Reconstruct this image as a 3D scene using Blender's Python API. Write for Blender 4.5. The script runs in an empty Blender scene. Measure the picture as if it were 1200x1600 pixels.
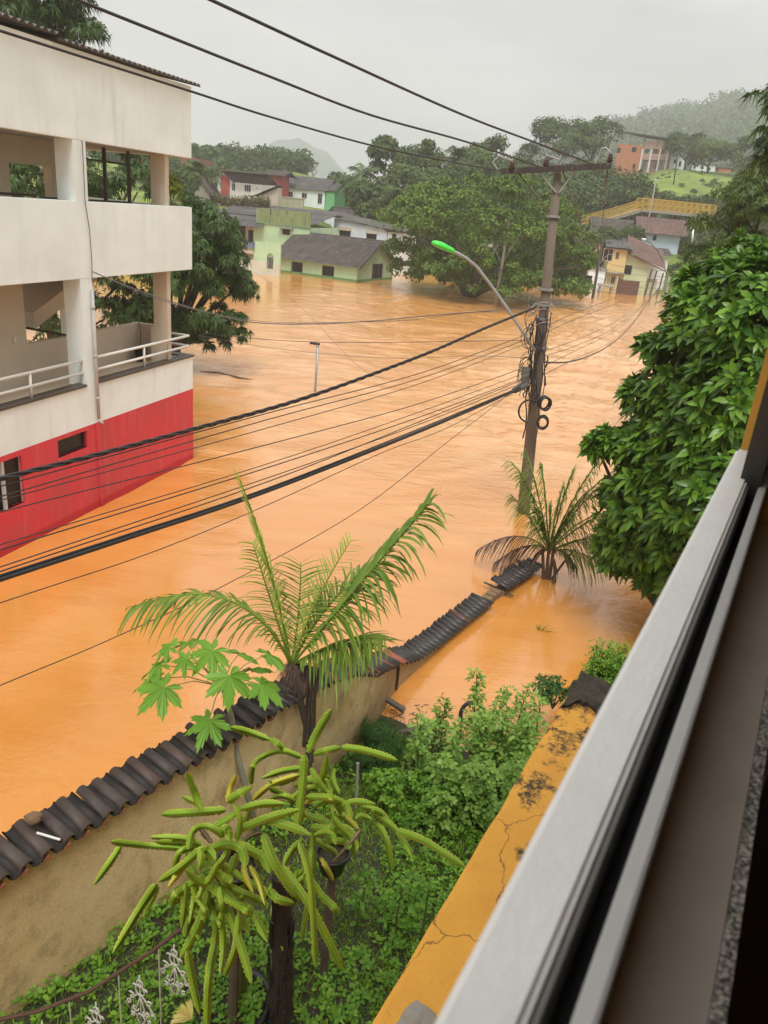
import bpy, bmesh, math, random
import numpy as np
from mathutils import Vector, Matrix
sc = bpy.context.scene
C = sc.collection
rad = math.radians
# ------------------------------------------------------------------ camera
H = 6.8; PITCH = rad(21.5); ROLL = rad(5.3); FPX = 1200.0
_F = np.array([0, math.cos(PITCH), -math.sin(PITCH)])
_X0 = np.array([1.0, 0, 0]); _U0 = np.array([0, math.sin(PITCH), math.cos(PITCH)])
_X = math.cos(ROLL)*_X0 + math.sin(ROLL)*_U0
_U = math.cos(ROLL)*_U0 - math.sin(ROLL)*_X0
EYE = np.array([0, 0, H])
cam_d = bpy.data.cameras.new('camera'); cam = bpy.data.objects.new('camera', cam_d); C.objects.link(cam)
cam.matrix_world = Matrix(((_X[0], _U[0], -_F[0], 0), (_X[1], _U[1], -_F[1], 0), (_X[2], _U[2], -_F[2], H), (0, 0, 0, 1)))
cam_d.sensor_fit = 'VERTICAL'; cam_d.sensor_height = 36; cam_d.lens = FPX/1600*36
cam_d.clip_start = 0.01; cam_d.clip_end = 6000
cam_d.dof.use_dof = True; cam_d.dof.focus_distance = 13.0; cam_d.dof.aperture_fstop = 27/2.0
sc.camera = cam
# ------------------------------------------------------------------ world: overcast sky, brighter overhead
SUN_EL, SUN_AZ = rad(60), rad(176)
w = bpy.data.worlds.new('World'); sc.world = w; w.use_nodes = True
nt = w.node_tree; nt.nodes.clear()
def N(t, k, **kw):
    n = t.nodes.new(k)
    for a, b in kw.items():
        if a.startswith('i_'): n.inputs[a[2:].replace('_', ' ')].default_value = b
        else: setattr(n, a, b)
    return n
sky = N(nt, 'ShaderNodeTexSky', sky_type='NISHITA', sun_disc=False, sun_elevation=SUN_EL, sun_rotation=SUN_AZ)
hsv = N(nt, 'ShaderNodeHueSaturation'); hsv.inputs['Saturation'].default_value = 0.12; hsv.inputs['Value'].default_value = 0.55
nt.links.new(sky.outputs[0], hsv.inputs['Color'])
tc = N(nt, 'ShaderNodeTexCoord'); sep = N(nt, 'ShaderNodeSeparateXYZ'); nt.links.new(tc.outputs['Generated'], sep.inputs[0])
mp = N(nt, 'ShaderNodeMapping'); mp.inputs['Scale'].default_value = (1.2, 1.2, 4.0); nt.links.new(tc.outputs['Generated'], mp.inputs[0])
nz = N(nt, 'ShaderNodeTexNoise'); nz.inputs['Scale'].default_value = 2.4; nz.inputs['Detail'].default_value = 5; nt.links.new(mp.outputs[0], nz.inputs['Vector'])
nr = N(nt, 'ShaderNodeMapRange'); nr.inputs[1].default_value = .3; nr.inputs[2].default_value = .7; nr.inputs[3].default_value = .74; nr.inputs[4].default_value = 1.12
nt.links.new(nz.outputs['Fac'], nr.inputs[0])
el = N(nt, 'ShaderNodeMapRange'); el.inputs[1].default_value = 0.0; el.inputs[2].default_value = 1.0; el.inputs[3].default_value = 4.7; el.inputs[4].default_value = 14.5
nt.links.new(sep.outputs['Z'], el.inputs[0])
grey = N(nt, 'ShaderNodeMix', data_type='RGBA', blend_type='MULTIPLY'); grey.inputs['Factor'].default_value = 1
grey.inputs['A'].default_value = (.985, .985, .99, 1)
m1 = N(nt, 'ShaderNodeMath', operation='MULTIPLY'); nt.links.new(nr.outputs[0], m1.inputs[0]); nt.links.new(el.outputs[0], m1.inputs[1])
cmb = N(nt, 'ShaderNodeCombineColor'); [nt.links.new(m1.outputs[0], cmb.inputs[i]) for i in range(3)]
nt.links.new(cmb.outputs[0], grey.inputs['B'])
mix = N(nt, 'ShaderNodeMix', data_type='RGBA'); mix.inputs['Factor'].default_value = .92
nt.links.new(hsv.outputs[0], mix.inputs['A']); nt.links.new(grey.outputs['Result'], mix.inputs['B'])
bg = N(nt, 'ShaderNodeBackground'); bg.inputs['Strength'].default_value = 0.10
nt.links.new(mix.outputs['Result'], bg.inputs['Color'])
wo = N(nt, 'ShaderNodeOutputWorld'); nt.links.new(bg.outputs[0], wo.inputs['Surface'])
sd = bpy.data.lights.new('sun', 'SUN'); sd.energy = 2.3; sd.angle = rad(24); sd.color = (1, .98, .95)
sun = bpy.data.objects.new('sun', sd); C.objects.link(sun)
sv = Vector((math.sin(SUN_AZ)*math.cos(SUN_EL), math.cos(SUN_AZ)*math.cos(SUN_EL), math.sin(SUN_EL)))
sun.rotation_euler = sv.to_track_quat('Z', 'Y').to_euler()
sc.view_settings.view_transform = 'Standard'; sc.view_settings.look = 'None'
sc.view_settings.exposure = 0.30; sc.view_settings.gamma = 1
sc.cycles.volume_bounces = 1
# ------------------------------------------------------------------ survey helpers: a sight line meets a level, a wall or a range
def ray(x, y): return _F + _X*(x-600)/FPX - _U*(y-800)/FPX
def G(x, y, z=0.0):
    d = ray(x, y); return EYE + d*(z-H)/d[2]
def R(x, y, r):
    d = ray(x, y); return EYE + d*r/math.hypot(d[0], d[1])
def D(x, y, dep): return EYE + ray(x, y)*dep
def WP(x, y, p0, dr):
    d = ray(x, y); n = np.array([-dr[1], dr[0], 0.0]); t = ((np.array([p0[0], p0[1], H])-EYE)@n)/(d@n); return EYE+d*t
def az(a): return np.array([math.sin(rad(a)), math.cos(rad(a))])
V = lambda p: Vector((float(p[0]), float(p[1]), float(p[2])))
rng = np.random.default_rng(7); random.seed(7)
# ------------------------------------------------------------------ numpy noise
_perm = np.random.default_rng(3).random((256, 256))
def vnoise(x, y):
    xi = np.floor(x).astype(int); yi = np.floor(y).astype(int); fx = x-xi; fy = y-yi
    fx = fx*fx*(3-2*fx); fy = fy*fy*(3-2*fy)
    g = lambda a, b: _perm[a & 255, b & 255]
    return (g(xi, yi)*(1-fx)+g(xi+1, yi)*fx)*(1-fy)+(g(xi, yi+1)*(1-fx)+g(xi+1, yi+1)*fx)*fy
def fbm(x, y, o=4):
    s = 0; a = 1; t = 0
    for i in range(o): s = s+a*vnoise(x*2**i+17*i, y*2**i+31*i); t += a; a *= .5
    return s/t-.5
# ------------------------------------------------------------------ object helpers
def tag(o, label=None, cat=None, group=None, kind=None):
    if label: o['label'] = label
    if cat: o['category'] = cat
    if group: o['group'] = group
    if kind: o['kind'] = kind
    return o
def thing(name, label, cat, loc=(0, 0, 0), rz=0, group=None):
    o = bpy.data.objects.new(name, None); C.objects.link(o); o.empty_display_size = .2
    o.location = V(loc); o.rotation_euler = (0, 0, rz); return tag(o, label, cat, group)
def link(name, me, mat, parent=None, world=False):
    o = bpy.data.objects.new(name, me); C.objects.link(o)
    if mat is not None and not me.materials: me.materials.append(mat)
    if parent is not None:
        o.parent = parent
        if world:
            bpy_m = Matrix.Translation(parent.location) @ parent.rotation_euler.to_matrix().to_4x4()
            q = parent.parent
            while q is not None:
                bpy_m = Matrix.Translation(q.location) @ q.rotation_euler.to_matrix().to_4x4() @ bpy_m; q = q.parent
            o.matrix_parent_inverse = bpy_m.inverted()
    return o
def copy_tree(o, parent=None, name=None):
    c = o.copy(); C.objects.link(c); c.parent = parent
    for ch in o.children: copy_tree(ch, c)
    return c
def np_mesh(name, v, f, smooth=False, attrs=None):
    me = bpy.data.meshes.new(name); v = np.asarray(v, dtype=np.float32); f = np.asarray(f, dtype=np.int32); k = f.shape[1]
    me.vertices.add(len(v)); me.vertices.foreach_set('co', v.ravel())
    me.loops.add(f.size); me.loops.foreach_set('vertex_index', f.ravel())
    me.polygons.add(len(f)); me.polygons.foreach_set('loop_start', np.arange(0, f.size, k, dtype=np.int32))
    me.polygons.foreach_set('loop_total', np.full(len(f), k, dtype=np.int32))
    if smooth: me.polygons.foreach_set('use_smooth', np.ones(len(f), dtype=bool))
    if attrs:
        for a, d in attrs.items(): me.attributes.new(a, 'FLOAT', 'POINT').data.foreach_set('value', np.asarray(d, dtype=np.float32))
    me.update(calc_edges=True); return me
class MB:
    def __init__(s): s.v = []; s.f = []
    def add(s, vs, fs):
        b = len(s.v); s.v += [tuple(float(c) for c in p) for p in vs]; s.f += [tuple(i+b for i in q) for q in fs]; return s
    def box(s, x0, x1, y0, y1, z0, z1, m=None):
        vs = [(x, y, z) for z in (z0, z1) for y in (y0, y1) for x in (x0, x1)]
        if m is not None: vs = [m @ Vector(p) for p in vs]
        return s.add(vs, [(0, 2, 3, 1), (4, 5, 7, 6), (0, 1, 5, 4), (2, 6, 7, 3), (0, 4, 6, 2), (1, 3, 7, 5)])
    def beam(s, a, b, w, h=None, up=(0, 0, 1)):
        a, b = V(a), V(b); h = h or w; d = (b-a); L = d.length; d.normalize(); u = Vector(up)
        if abs(d.dot(u)) > .98: u = Vector((1, 0, 0))
        sx = d.cross(u).normalized(); sz = sx.cross(d)
        m = Matrix(((sx.x, d.x, sz.x, a.x), (sx.y, d.y, sz.y, a.y), (sx.z, d.z, sz.z, a.z), (0, 0, 0, 1)))
        return s.box(-w/2, w/2, 0, L, -h/2, h/2, m)
    def tube(s, pts, r, n=8, caps=True):
        P = [V(p) for p in pts]; rs = r if hasattr(r, '__len__') else [r]*len(P)
        t = (P[1]-P[0]).normalized(); u = Vector((0, 0, 1)) if abs(t.z) < .9 else Vector((1, 0, 0)); vs = []; fs = []
        for i, p in enumerate(P):
            t = (P[min(i+1, len(P)-1)]-P[max(i-1, 0)])
            if t.length < 1e-9: t = Vector((0, 0, 1))
            t.normalize(); a = (u-t*u.dot(t)).normalized(); u = a; b = t.cross(a)
            for k in range(n):
                an = 2*math.pi*k/n; vs.append(p+(a*math.cos(an)+b*math.sin(an))*rs[i])
        for i in range(len(P)-1):
            for k in range(n): k2 = (k+1) % n; fs.append((i*n+k, i*n+k2, (i+1)*n+k2, (i+1)*n+k))
        if caps: fs.append(tuple(range(n))[::-1]); fs.append(tuple((len(P)-1)*n+k for k in range(n)))
        return s.add(vs, fs)
    def lathe(s, prof, c=(0, 0, 0), n=20):
        vs = []; fs = []
        for r, z in prof:
            for k in range(n): a = 2*math.pi*k/n; vs.append((c[0]+r*math.cos(a), c[1]+r*math.sin(a), c[2]+z))
        for i in range(len(prof)-1):
            for k in range(n): k2 = (k+1) % n; fs.append((i*n+k, i*n+k2, (i+1)*n+k2, (i+1)*n+k))
        return s.add(vs, fs)
    def poly(s, pts, d):
        """solid prism: polygon pts pushed along vector d"""
        n = len(pts); q = [tuple(a[i]+d[i] for i in range(3)) for a in pts]
        return s.add(list(pts)+q, [tuple(range(n))[::-1], tuple(range(n, 2*n))]+[(i, (i+1) % n, n+(i+1) % n, n+i) for i in range(n)])
    def wall(s, u0, u1, z0, z1, y0, y1, holes=(), top=None):
        """wall in the xz plane from y0 to y1 with rectangular openings (x0,x1,z0,z1)"""
        us = sorted({u0, u1, *[min(max(h[i], u0), u1) for h in holes for i in (0, 1)]}); zs = sorted({z0, z1, *[min(max(h[i], z0), z1) for h in holes for i in (2, 3)]})
        solid = lambda i, j: 0 <= i < len(us)-1 and 0 <= j < len(zs)-1 and not any(h[0]-1e-6 <= us[i] and us[i+1] <= h[1]+1e-6 and h[2]-1e-6 <= zs[j] and zs[j+1] <= h[3]+1e-6 for h in holes)
        for i in range(len(us)-1):
            for j in range(len(zs)-1):
                if not solid(i, j): continue
                a, b, c, d = us[i], us[i+1], zs[j], zs[j+1]
                s.add([(a, y0, c), (b, y0, c), (b, y0, d), (a, y0, d)], [(0, 1, 2, 3)]); s.add([(a, y1, c), (b, y1, c), (b, y1, d), (a, y1, d)], [(3, 2, 1, 0)])
                if not solid(i-1, j): s.add([(a, y0, c), (a, y1, c), (a, y1, d), (a, y0, d)], [(3, 2, 1, 0)])
                if not solid(i+1, j): s.add([(b, y0, c), (b, y1, c), (b, y1, d), (b, y0, d)], [(0, 1, 2, 3)])
                if not solid(i, j-1): s.add([(a, y0, c), (b, y0, c), (b, y1, c), (a, y1, c)], [(3, 2, 1, 0)])
                if not solid(i, j+1): s.add([(a, y0, d), (b, y0, d), (b, y1, d), (a, y1, d)], [(0, 1, 2, 3)])
        return s
    def turn(s, m):
        s.v = [tuple(m @ Vector(p)) for p in s.v]; return s
    def build(s, name, mat, parent=None, world=False, smooth=False, bevel=0, sub=0):
        me = bpy.data.meshes.new(name); me.from_pydata(s.v, [], s.f)
        if bevel:
            bm = bmesh.new(); bm.from_mesh(me); bmesh.ops.remove_doubles(bm, verts=bm.verts, dist=1e-5)
            bmesh.ops.bevel(bm, geom=[e for e in bm.edges if len(e.link_faces) == 2 and e.calc_face_angle(0) > .6], offset=bevel, segments=2, affect='EDGES', clamp_overlap=True)
            bm.to_mesh(me); bm.free()
        if smooth: me.polygons.foreach_set('use_smooth', [True]*len(me.polygons))
        me.update(); return link(name, me, mat, parent, world)
# ------------------------------------------------------------------ materials
MATS = {}
def newmat(name):
    m = bpy.data.materials.new(name); m.use_nodes = True; t = m.node_tree; b = t.nodes['Principled BSDF']; MATS[name] = m; return m, t, b
def coords(t, scale=(1, 1, 1), src='Object', rot=(0, 0, 0)):
    if src == 'Position': a = N(t, 'ShaderNodeNewGeometry').outputs['Position']
    else: a = N(t, 'ShaderNodeTexCoord').outputs[src]
    m = N(t, 'ShaderNodeMapping'); m.inputs['Scale'].default_value = scale; m.inputs['Rotation'].default_value = rot; t.links.new(a, m.inputs[0]); return m.outputs[0]
def noise(t, vec, scale, detail=4, rough=.55, dist=0.0):
    n = N(t, 'ShaderNodeTexNoise'); n.inputs['Scale'].default_value = scale; n.inputs['Detail'].default_value = detail; n.inputs['Roughness'].default_value = rough; n.inputs['Distortion'].default_value = dist
    t.links.new(vec, n.inputs['Vector']); return n.outputs['Fac']
def ramp(t, fac, stops):
    r = N(t, 'ShaderNodeValToRGB'); e = r.color_ramp.elements
    while len(e) < len(stops): e.new(.5)
    for i, (p, c) in enumerate(stops): e[i].position = p; e[i].color = (c, c, c, 1) if not hasattr(c, '__len__') else (*c, 1)
    t.links.new(fac, r.inputs[0]); return r.outputs[0]
def mixc(t, a, b, fac, mode='MIX'):
    m = N(t, 'ShaderNodeMix', data_type='RGBA', blend_type=mode)
    for k, v in (('A', a), ('B', b)):
        if hasattr(v, 'is_linked'): t.links.new(v, m.inputs[k])
        else: m.inputs[k].default_value = (*v, 1)
    if hasattr(fac, 'is_linked'): t.links.new(fac, m.inputs['Factor'])
    else: m.inputs['Factor'].default_value = fac
    return m.outputs['Result']
def math_(t, op, a, b=None, clamp=False):
    m = N(t, 'ShaderNodeMath', operation=op); m.use_clamp = clamp
    for i, v in enumerate((a, b)):
        if v is None: continue
        if hasattr(v, 'is_linked'): t.links.new(v, m.inputs[i])
        else: m.inputs[i].default_value = v
    return m.outputs[0]
def bump(t, b, h, strength=.3, dist=.02):
    n = N(t, 'ShaderNodeBump'); n.inputs['Strength'].default_value = strength; n.inputs['Distance'].default_value = dist
    t.links.new(h, n.inputs['Height']); t.links.new(n.outputs[0], b.inputs['Normal']); return n
def paint(name, col, dirt=(.10, .095, .08), amt=.5, scale=1.0, rough=.8, streak=True, bumpd=.004, fine=18):
    """weathered paint or plaster: mottling, run-down stains, fine grain"""
    m, t, b = newmat(name); v = coords(t)
    c = mixc(t, col, tuple(x*.86 for x in col), ramp(t, noise(t, v, .9*scale, 6), [(.35, 0.), (.7, 1.)]))
    sv_ = coords(t, (3.2*scale, 3.2*scale, .35*scale)) if streak else v
    st = ramp(t, noise(t, sv_, 1.3, 6, .62), [(.52, 0.), (.78, 1.)])
    blot = ramp(t, noise(t, v, .5*scale, 5, .6), [(.4, .15), (.75, 1.)])
    f = math_(t, 'MULTIPLY', math_(t, 'MULTIPLY', st, blot), amt)
    c = mixc(t, c, dirt, f); g = noise(t, v, fine, 6, .7)
    c = mixc(t, c, tuple(x*.8 for x in col), ramp(t, g, [(.55, 0.), (.8, .35)]))
    t.links.new(c, b.inputs['Base Color']); b.inputs['Roughness'].default_value = rough; bump(t, b, g, .5, bumpd); return m
def plain(name, col, rough=.6, metal=0, var=.15, scale=6, bumpd=.002, spec=.5):
    m, t, b = newmat(name); v = coords(t); n = noise(t, v, scale, 5, .6)
    c = mixc(t, tuple(x*(1-var) for x in col), tuple(min(1, x*(1+var)) for x in col), n)
    t.links.new(c, b.inputs['Base Color']); b.inputs['Roughness'].default_value = rough; b.inputs['Metallic'].default_value = metal; b.inputs['Specular IOR Level'].default_value = spec
    bump(t, b, noise(t, v, scale*6, 3), .4, bumpd); return m
def leafmat(name, a, b_, rough=.45, trans=.25, scale=.6, vein=None):
    m, t, b = newmat(name); g = N(t, 'ShaderNodeNewGeometry'); v = coords(t, src='Position')
    c = mixc(t, a, b_, g.outputs['Random Per Island'])
    c = mixc(t, c, tuple(x*.6 for x in a), ramp(t, noise(t, v, scale, 3), [(.4, 0.), (.75, .55)]))
    if vein:
        at = N(t, 'ShaderNodeAttribute'); at.attribute_name = 'edge'; c = mixc(t, c, vein, ramp(t, at.outputs['Fac'], [(.35, 0.), (1., .8)]))
    t.links.new(c, b.inputs['Base Color']); b.inputs['Roughness'].default_value = rough; b.inputs['Specular IOR Level'].default_value = .28
    if trans:
        tr = N(t, 'ShaderNodeBsdfTranslucent'); t.links.new(mixc(t, c, (1, 1, .3), .5, 'MULTIPLY'), tr.inputs['Color'])
        ms = N(t, 'ShaderNodeMixShader'); ms.inputs[0].default_value = trans
        t.links.new(b.outputs[0], ms.inputs[1]); t.links.new(tr.outputs[0], ms.inputs[2])
        t.links.new(ms.outputs[0], t.nodes['Material Output'].inputs['Surface'])
    return m
def tilemat(name, cols, rough=.75, moss=.5, pos=1.5):
    """roof tile: each tile its own tone, blotched with lichen"""
    m, t, b = newmat(name); g = N(t, 'ShaderNodeNewGeometry'); v = coords(t)
    c = ramp(t, g.outputs['Random Per Island'], [(i/(len(cols)-1), c) for i, c in enumerate(cols)])
    c = mixc(t, c, (.035, .033, .028), math_(t, 'MULTIPLY', ramp(t, noise(t, v, pos, 7, .7), [(.42, 0.), (.68, 1.)]), moss))
    c = mixc(t, c, (.22, .21, .18), ramp(t, noise(t, v, pos*7, 6, .7), [(.62, 0.), (.8, .5)]))
    t.links.new(c, b.inputs['Base Color']); b.inputs['Roughness'].default_value = rough; bump(t, b, noise(t, v, 25, 5), .5, .006); return m
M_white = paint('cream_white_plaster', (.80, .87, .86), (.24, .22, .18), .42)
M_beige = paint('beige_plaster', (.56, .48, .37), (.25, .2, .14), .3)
M_glass = plain('dark_glass', (.012, .013, .014), .2, 0, .3, 1, .0005, .25)
M_dark = plain('dark_interior', (.03, .028, .025), .9)
M_steel = plain('galvanised_steel', (.33, .34, .34), .45, .6)
M_black = plain('black_rubber', (.012, .012, .013), .5, 0, .4)
M_wire = plain('cable_sheath', (.02, .02, .022), .55)
M_wireg = plain('grey_wire', (.10, .095, .09), .6)
M_bark = plain('bark', (.085, .065, .045), .9, 0, .5, 7, .02)
M_barkp = plain('pale_bark', (.26, .22, .16), .9, 0, .4, 6, .01)
M_wood = plain('weathered_wood', (.11, .085, .065), .85, 0, .45, 8, .01)
M_conc = paint('weathered_concrete', (.30, .28, .24), (.06, .055, .045), .9, 2)
M_al = plain('white_aluminium', (.62, .61, .57), .38, 0, .06, 3, .0006)
# ================================================================== SETTING
def smooth01(x): x = np.clip(x, 0, 1); return x*x*(3-2*x)
PROF = {
 -180: [(60, -2), (200, 2), (700, 12)], -75: [(60, -2), (90, 1), (150, 8), (250, 16), (700, 20)],
 -20: [(80, -2), (88, 1.5), (93, 5.2), (110, 6), (150, 9), (220, 12), (300, 12), (700, 14)],
 -13: [(82, -2), (88, 1.5), (92.5, 5.2), (110, 6), (150, 8.5), (220, 12), (300, 11), (700, 12)],
 -8.8: [(84, -2), (90, 1.5), (95, 4.8), (110, 6), (150, 7.5), (190, 12.2), (220, 12.5), (300, 10), (700, 10)],
 -6: [(86, -2), (92, 1.5), (96, 4.5), (110, 5.6), (150, 7.2), (190, 11.4), (220, 10), (300, 7), (700, 8)],
 -4: [(88, -2), (95, 1.5), (110, 4.2), (150, 6), (200, 8), (300, 6), (700, 8)],
 0: [(90, -2), (98, 2), (130, 4.5), (170, 7), (300, 7), (700, 8)],
 4.4: [(95, -2), (102, 2), (130, 6), (180, 13), (260, 16), (700, 20)],
 8.8: [(98, -2), (110, 3), (140, 9), (180, 12.5), (230, 13), (450, 20), (800, 60), (1000, 64), (1450, 60)],
 13.1: [(101, -2), (108, 2), (130, 7), (160, 13), (190, 14.8), (250, 18), (450, 26), (800, 84), (1000, 92), (1450, 80)],
 17: [(102, -2), (107, 2), (112, 4.6), (125, 7), (140, 11), (190, 20), (215, 20.5), (300, 24), (450, 30), (800, 98), (1000, 106), (1450, 90)],
 21: [(102, -2), (110, 3), (125, 7), (140, 10.5), (196, 20.2), (230, 21), (300, 26), (450, 34), (800, 110), (1000, 122), (1450, 100)],
 25: [(100, -2), (108, 3), (140, 9), (200, 18.5), (230, 20), (300, 28), (450, 36), (800, 116), (1000, 126), (1450, 100)],
 75: [(60, -2), (100, 4), (250, 20), (450, 55), (700, 50)], 180: [(60, -2), (200, 2), (700, 12)]}
_pa = sorted(PROF)
def terr(x, y):
    x = np.asarray(x, float); y = np.asarray(y, float); r = np.hypot(x, y); a = np.degrees(np.arctan2(x, y)); z = np.full(r.shape, -2.0)
    for i in range(len(_pa)-1):
        m = (a >= _pa[i]) & (a <= _pa[i+1])
        if not m.any(): continue
        t = (a[m]-_pa[i])/(_pa[i+1]-_pa[i]); t = t*t*(3-2*t)
        z0 = np.interp(r[m], *zip(*PROF[_pa[i]])); z1 = np.interp(r[m], *zip(*PROF[_pa[i+1]])); z[m] = z0*(1-t)+z1*t
    return z
def tz(x, y): return float(terr(np.array([x]), np.array([y]))[0])
A = np.concatenate([np.arange(-180, -60, 6), np.arange(-60, 60, .8), np.arange(60, 180, 6)])
Rr = np.concatenate([[.5, 20, 50], np.linspace(60, 160, 60), np.geomspace(163, 1450, 70)])
aa, rr = np.meshgrid(np.radians(A), Rr); xx = rr*np.sin(aa); yy = rr*np.cos(aa)
zz = terr(xx, yy); zz += fbm(xx*.08, yy*.08, 4)*np.clip((rr-100)/100, 0, 1)*3*(zz > 1)
na = len(A); vv = np.stack([xx.ravel(), yy.ravel(), zz.ravel()], 1)
ii, jj = np.meshgrid(np.arange(len(Rr)-1), np.arange(na), indexing='ij'); j2 = (jj+1) % na
ff = np.stack([ii*na+jj, ii*na+j2, (ii+1)*na+j2, (ii+1)*na+jj], -1).reshape(-1, 4)[:, ::-1]
m, t, b = newmat('hill_ground'); v = coords(t, src='Position')
c = mixc(t, (.10, .155, .022), (.20, .27, .04), ramp(t, noise(t, v, .12, 8, .65), [(.38, 0.), (.62, 1.)]))
c = mixc(t, c, (.030, .055, .016), ramp(t, noise(t, v, .05, 8, .7), [(.48, 0.), (.62, .9)]))
c = mixc(t, c, (.20, .12, .06), ramp(t, noise(t, v, .3, 6, .7), [(.66, 0.), (.78, .6)]))
t.links.new(c, b.inputs['Base Color']); b.inputs['Roughness'].default_value = .95; bump(t, b, noise(t, v, 1.5, 6), .8, .4)
tag(link('hills', np_mesh('hills', vv, ff, True), m), kind='structure')
# the far rounded peak in the cloud
def mound(name, c, rx, ry, h, mat, seed):
    n = 60; u, v_ = np.meshgrid(np.linspace(-1, 1, n), np.linspace(-1, 1, n)); r_ = np.hypot(u, v_)
    x = c[0]+u*rx; y = c[1]+v_*ry; k = np.clip(1-r_**2, 0, 1)**.62
    z = -1.5+h*k*(1+fbm(u*2.5+seed, v_*2.5, 5)*.35)
    i, j = np.meshgrid(np.arange(n-1), np.arange(n-1), indexing='ij'); f = np.stack([i*n+j, i*n+j+1, (i+1)*n+j+1, (i+1)*n+j], -1).reshape(-1, 4)
    return tag(link(name, np_mesh(name, np.stack([x.ravel(), y.ravel(), z.ravel()], 1), f, True), mat), kind='structure')
M_rock = plain('misty_rock', (.07, .085, .08), .95, 0, .3, .05, .01)
pk = R(468, 232, 1330); mound('mountain', (pk[0], pk[1]), 100, 95, pk[2]+9, M_rock, 3)
pk = R(400, 262, 1380); mound('mountain', (pk[0]-14, pk[1]), 180, 95, pk[2]-4, M_rock, 9)
# ---- flood water: one sheet with real swell, finer where the current shows
xs = np.concatenate([[-1400, -500, -200, -100, -60, -40, -28], np.arange(-20, 34, .22), [36, 40, 46, 60, 90, 150, 300, 600, 1400]])
ys = np.concatenate([[-1400, -400, -100, -30, -10, -3], np.arange(0, 10, .4), np.arange(10, 45, .17), np.arange(45, 80, .34), np.arange(80, 130, 1.0), [140, 170, 240, 400, 700, 1400]])
gx, gy = np.meshgrid(xs, ys)
cur = smooth01((gy-12)/14)*(1-.75*smooth01((gy-70)/30))*smooth01((gx+11-.0*gy)/6)*smooth01((gx+3-.0*gy+(gy-8)*.6)/7)
wx = gx+2.2*fbm(gx*.12, gy*.12, 3)*4; wy = gy+1.6*fbm(gx*.15+9, gy*.15, 3)*4
hz = .17*fbm(wx*.2, wy*.40, 4)+.17*fbm(wx*.8+5, wy*1.25, 4)
tur = 1.35*np.exp(-(((gx-7.5-(gy-30)*.22)/4.5)**2))*smooth01((gy-17)/12)*(1-smooth01((gy-62)/20))
hz2 = .30*np.abs(fbm(wx*.7+3, wy*1.1+8, 4))*tur
calm = .012*fbm(wx*.7, wy*.9, 3)
hgt = np.where(np.abs(gx) > 200, 0, 1)*(hz*(.12+.85*cur)+1.5*hz2+calm)
nx = len(xs); i, j = np.meshgrid(np.arange(len(ys)-1), np.arange(nx-1), indexing='ij')
f = np.stack([i*nx+j, i*nx+j+1, (i+1)*nx+j+1, (i+1)*nx+j], -1).reshape(-1, 4)
m, t, b = newmat('muddy_water')
v = coords(t, src='Position'); va = coords(t, (.18, .6, 1), 'Position', (0, 0, rad(8)))
att = N(t, 'ShaderNodeAttribute'); att.attribute_name = 'current'
silt_sheen = noise(t, va, 1.0, 6, .6, 1.2)
c = mixc(t, (.60, .235, .042), (.65, .285, .065), ramp(t, silt_sheen, [(.35, 0.), (.65, 1.)]))
c = mixc(t, c, (.52, .20, .038), ramp(t, noise(t, coords(t, (.35, 1.3, 1), 'Position', (0, 0, rad(-6))), 1.0, 7, .62, 1.0), [(.5, 0.), (.72, .35)]))
c = mixc(t, c, (.70, .42, .20), math_(t, 'MULTIPLY', att.outputs['Fac'], ramp(t, silt_sheen, [(.3, .1), (.7, .75)])))  # paler silt along the current, with the sky's sheen put into the base colour
t.links.new(c, b.inputs['Base Color']); b.inputs['Roughness'].default_value = .05; b.inputs['IOR'].default_value = 2.0
h1 = noise(t, coords(t, (1.0, 2.2, 1), 'Position', (0, 0, rad(12))), 1.7, 5, .6, .6); h2 = noise(t, coords(t, (1, 1.8, 1), 'Position'), 7, 4, .6, .4)
hh = math_(t, 'ADD', math_(t, 'MULTIPLY', h1, math_(t, 'ADD', math_(t, 'MULTIPLY', att.outputs['Fac'], 1.25), .13)), math_(t, 'MULTIPLY', h2, .07))
bump(t, b, hh, .7, .085)
water = tag(link('flood_water', np_mesh('flood_water', np.stack([gx.ravel(), gy.ravel(), hgt.ravel()], 1), f, True, {'current': np.clip(cur*.6+tur, 0, 1).ravel()}), m), kind='structure')
# ---- haze: the wet air of the valley
m = bpy.data.materials.new('wet_air'); m.use_nodes = True; t = m.node_tree; t.nodes.remove(t.nodes['Principled BSDF'])
pv = N(t, 'ShaderNodeVolumePrincipled'); pv.inputs['Color'].default_value = (.97, .975, .98, 1); pv.inputs['Density'].default_value = .0008; pv.inputs['Anisotropy'].default_value = .2
t.links.new(pv.outputs[0], t.nodes['Material Output'].inputs['Volume'])
tag(MB().box(-1550, 1550, -1550, 1550, -3.2, 190).build('haze', m), kind='stuff')
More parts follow.
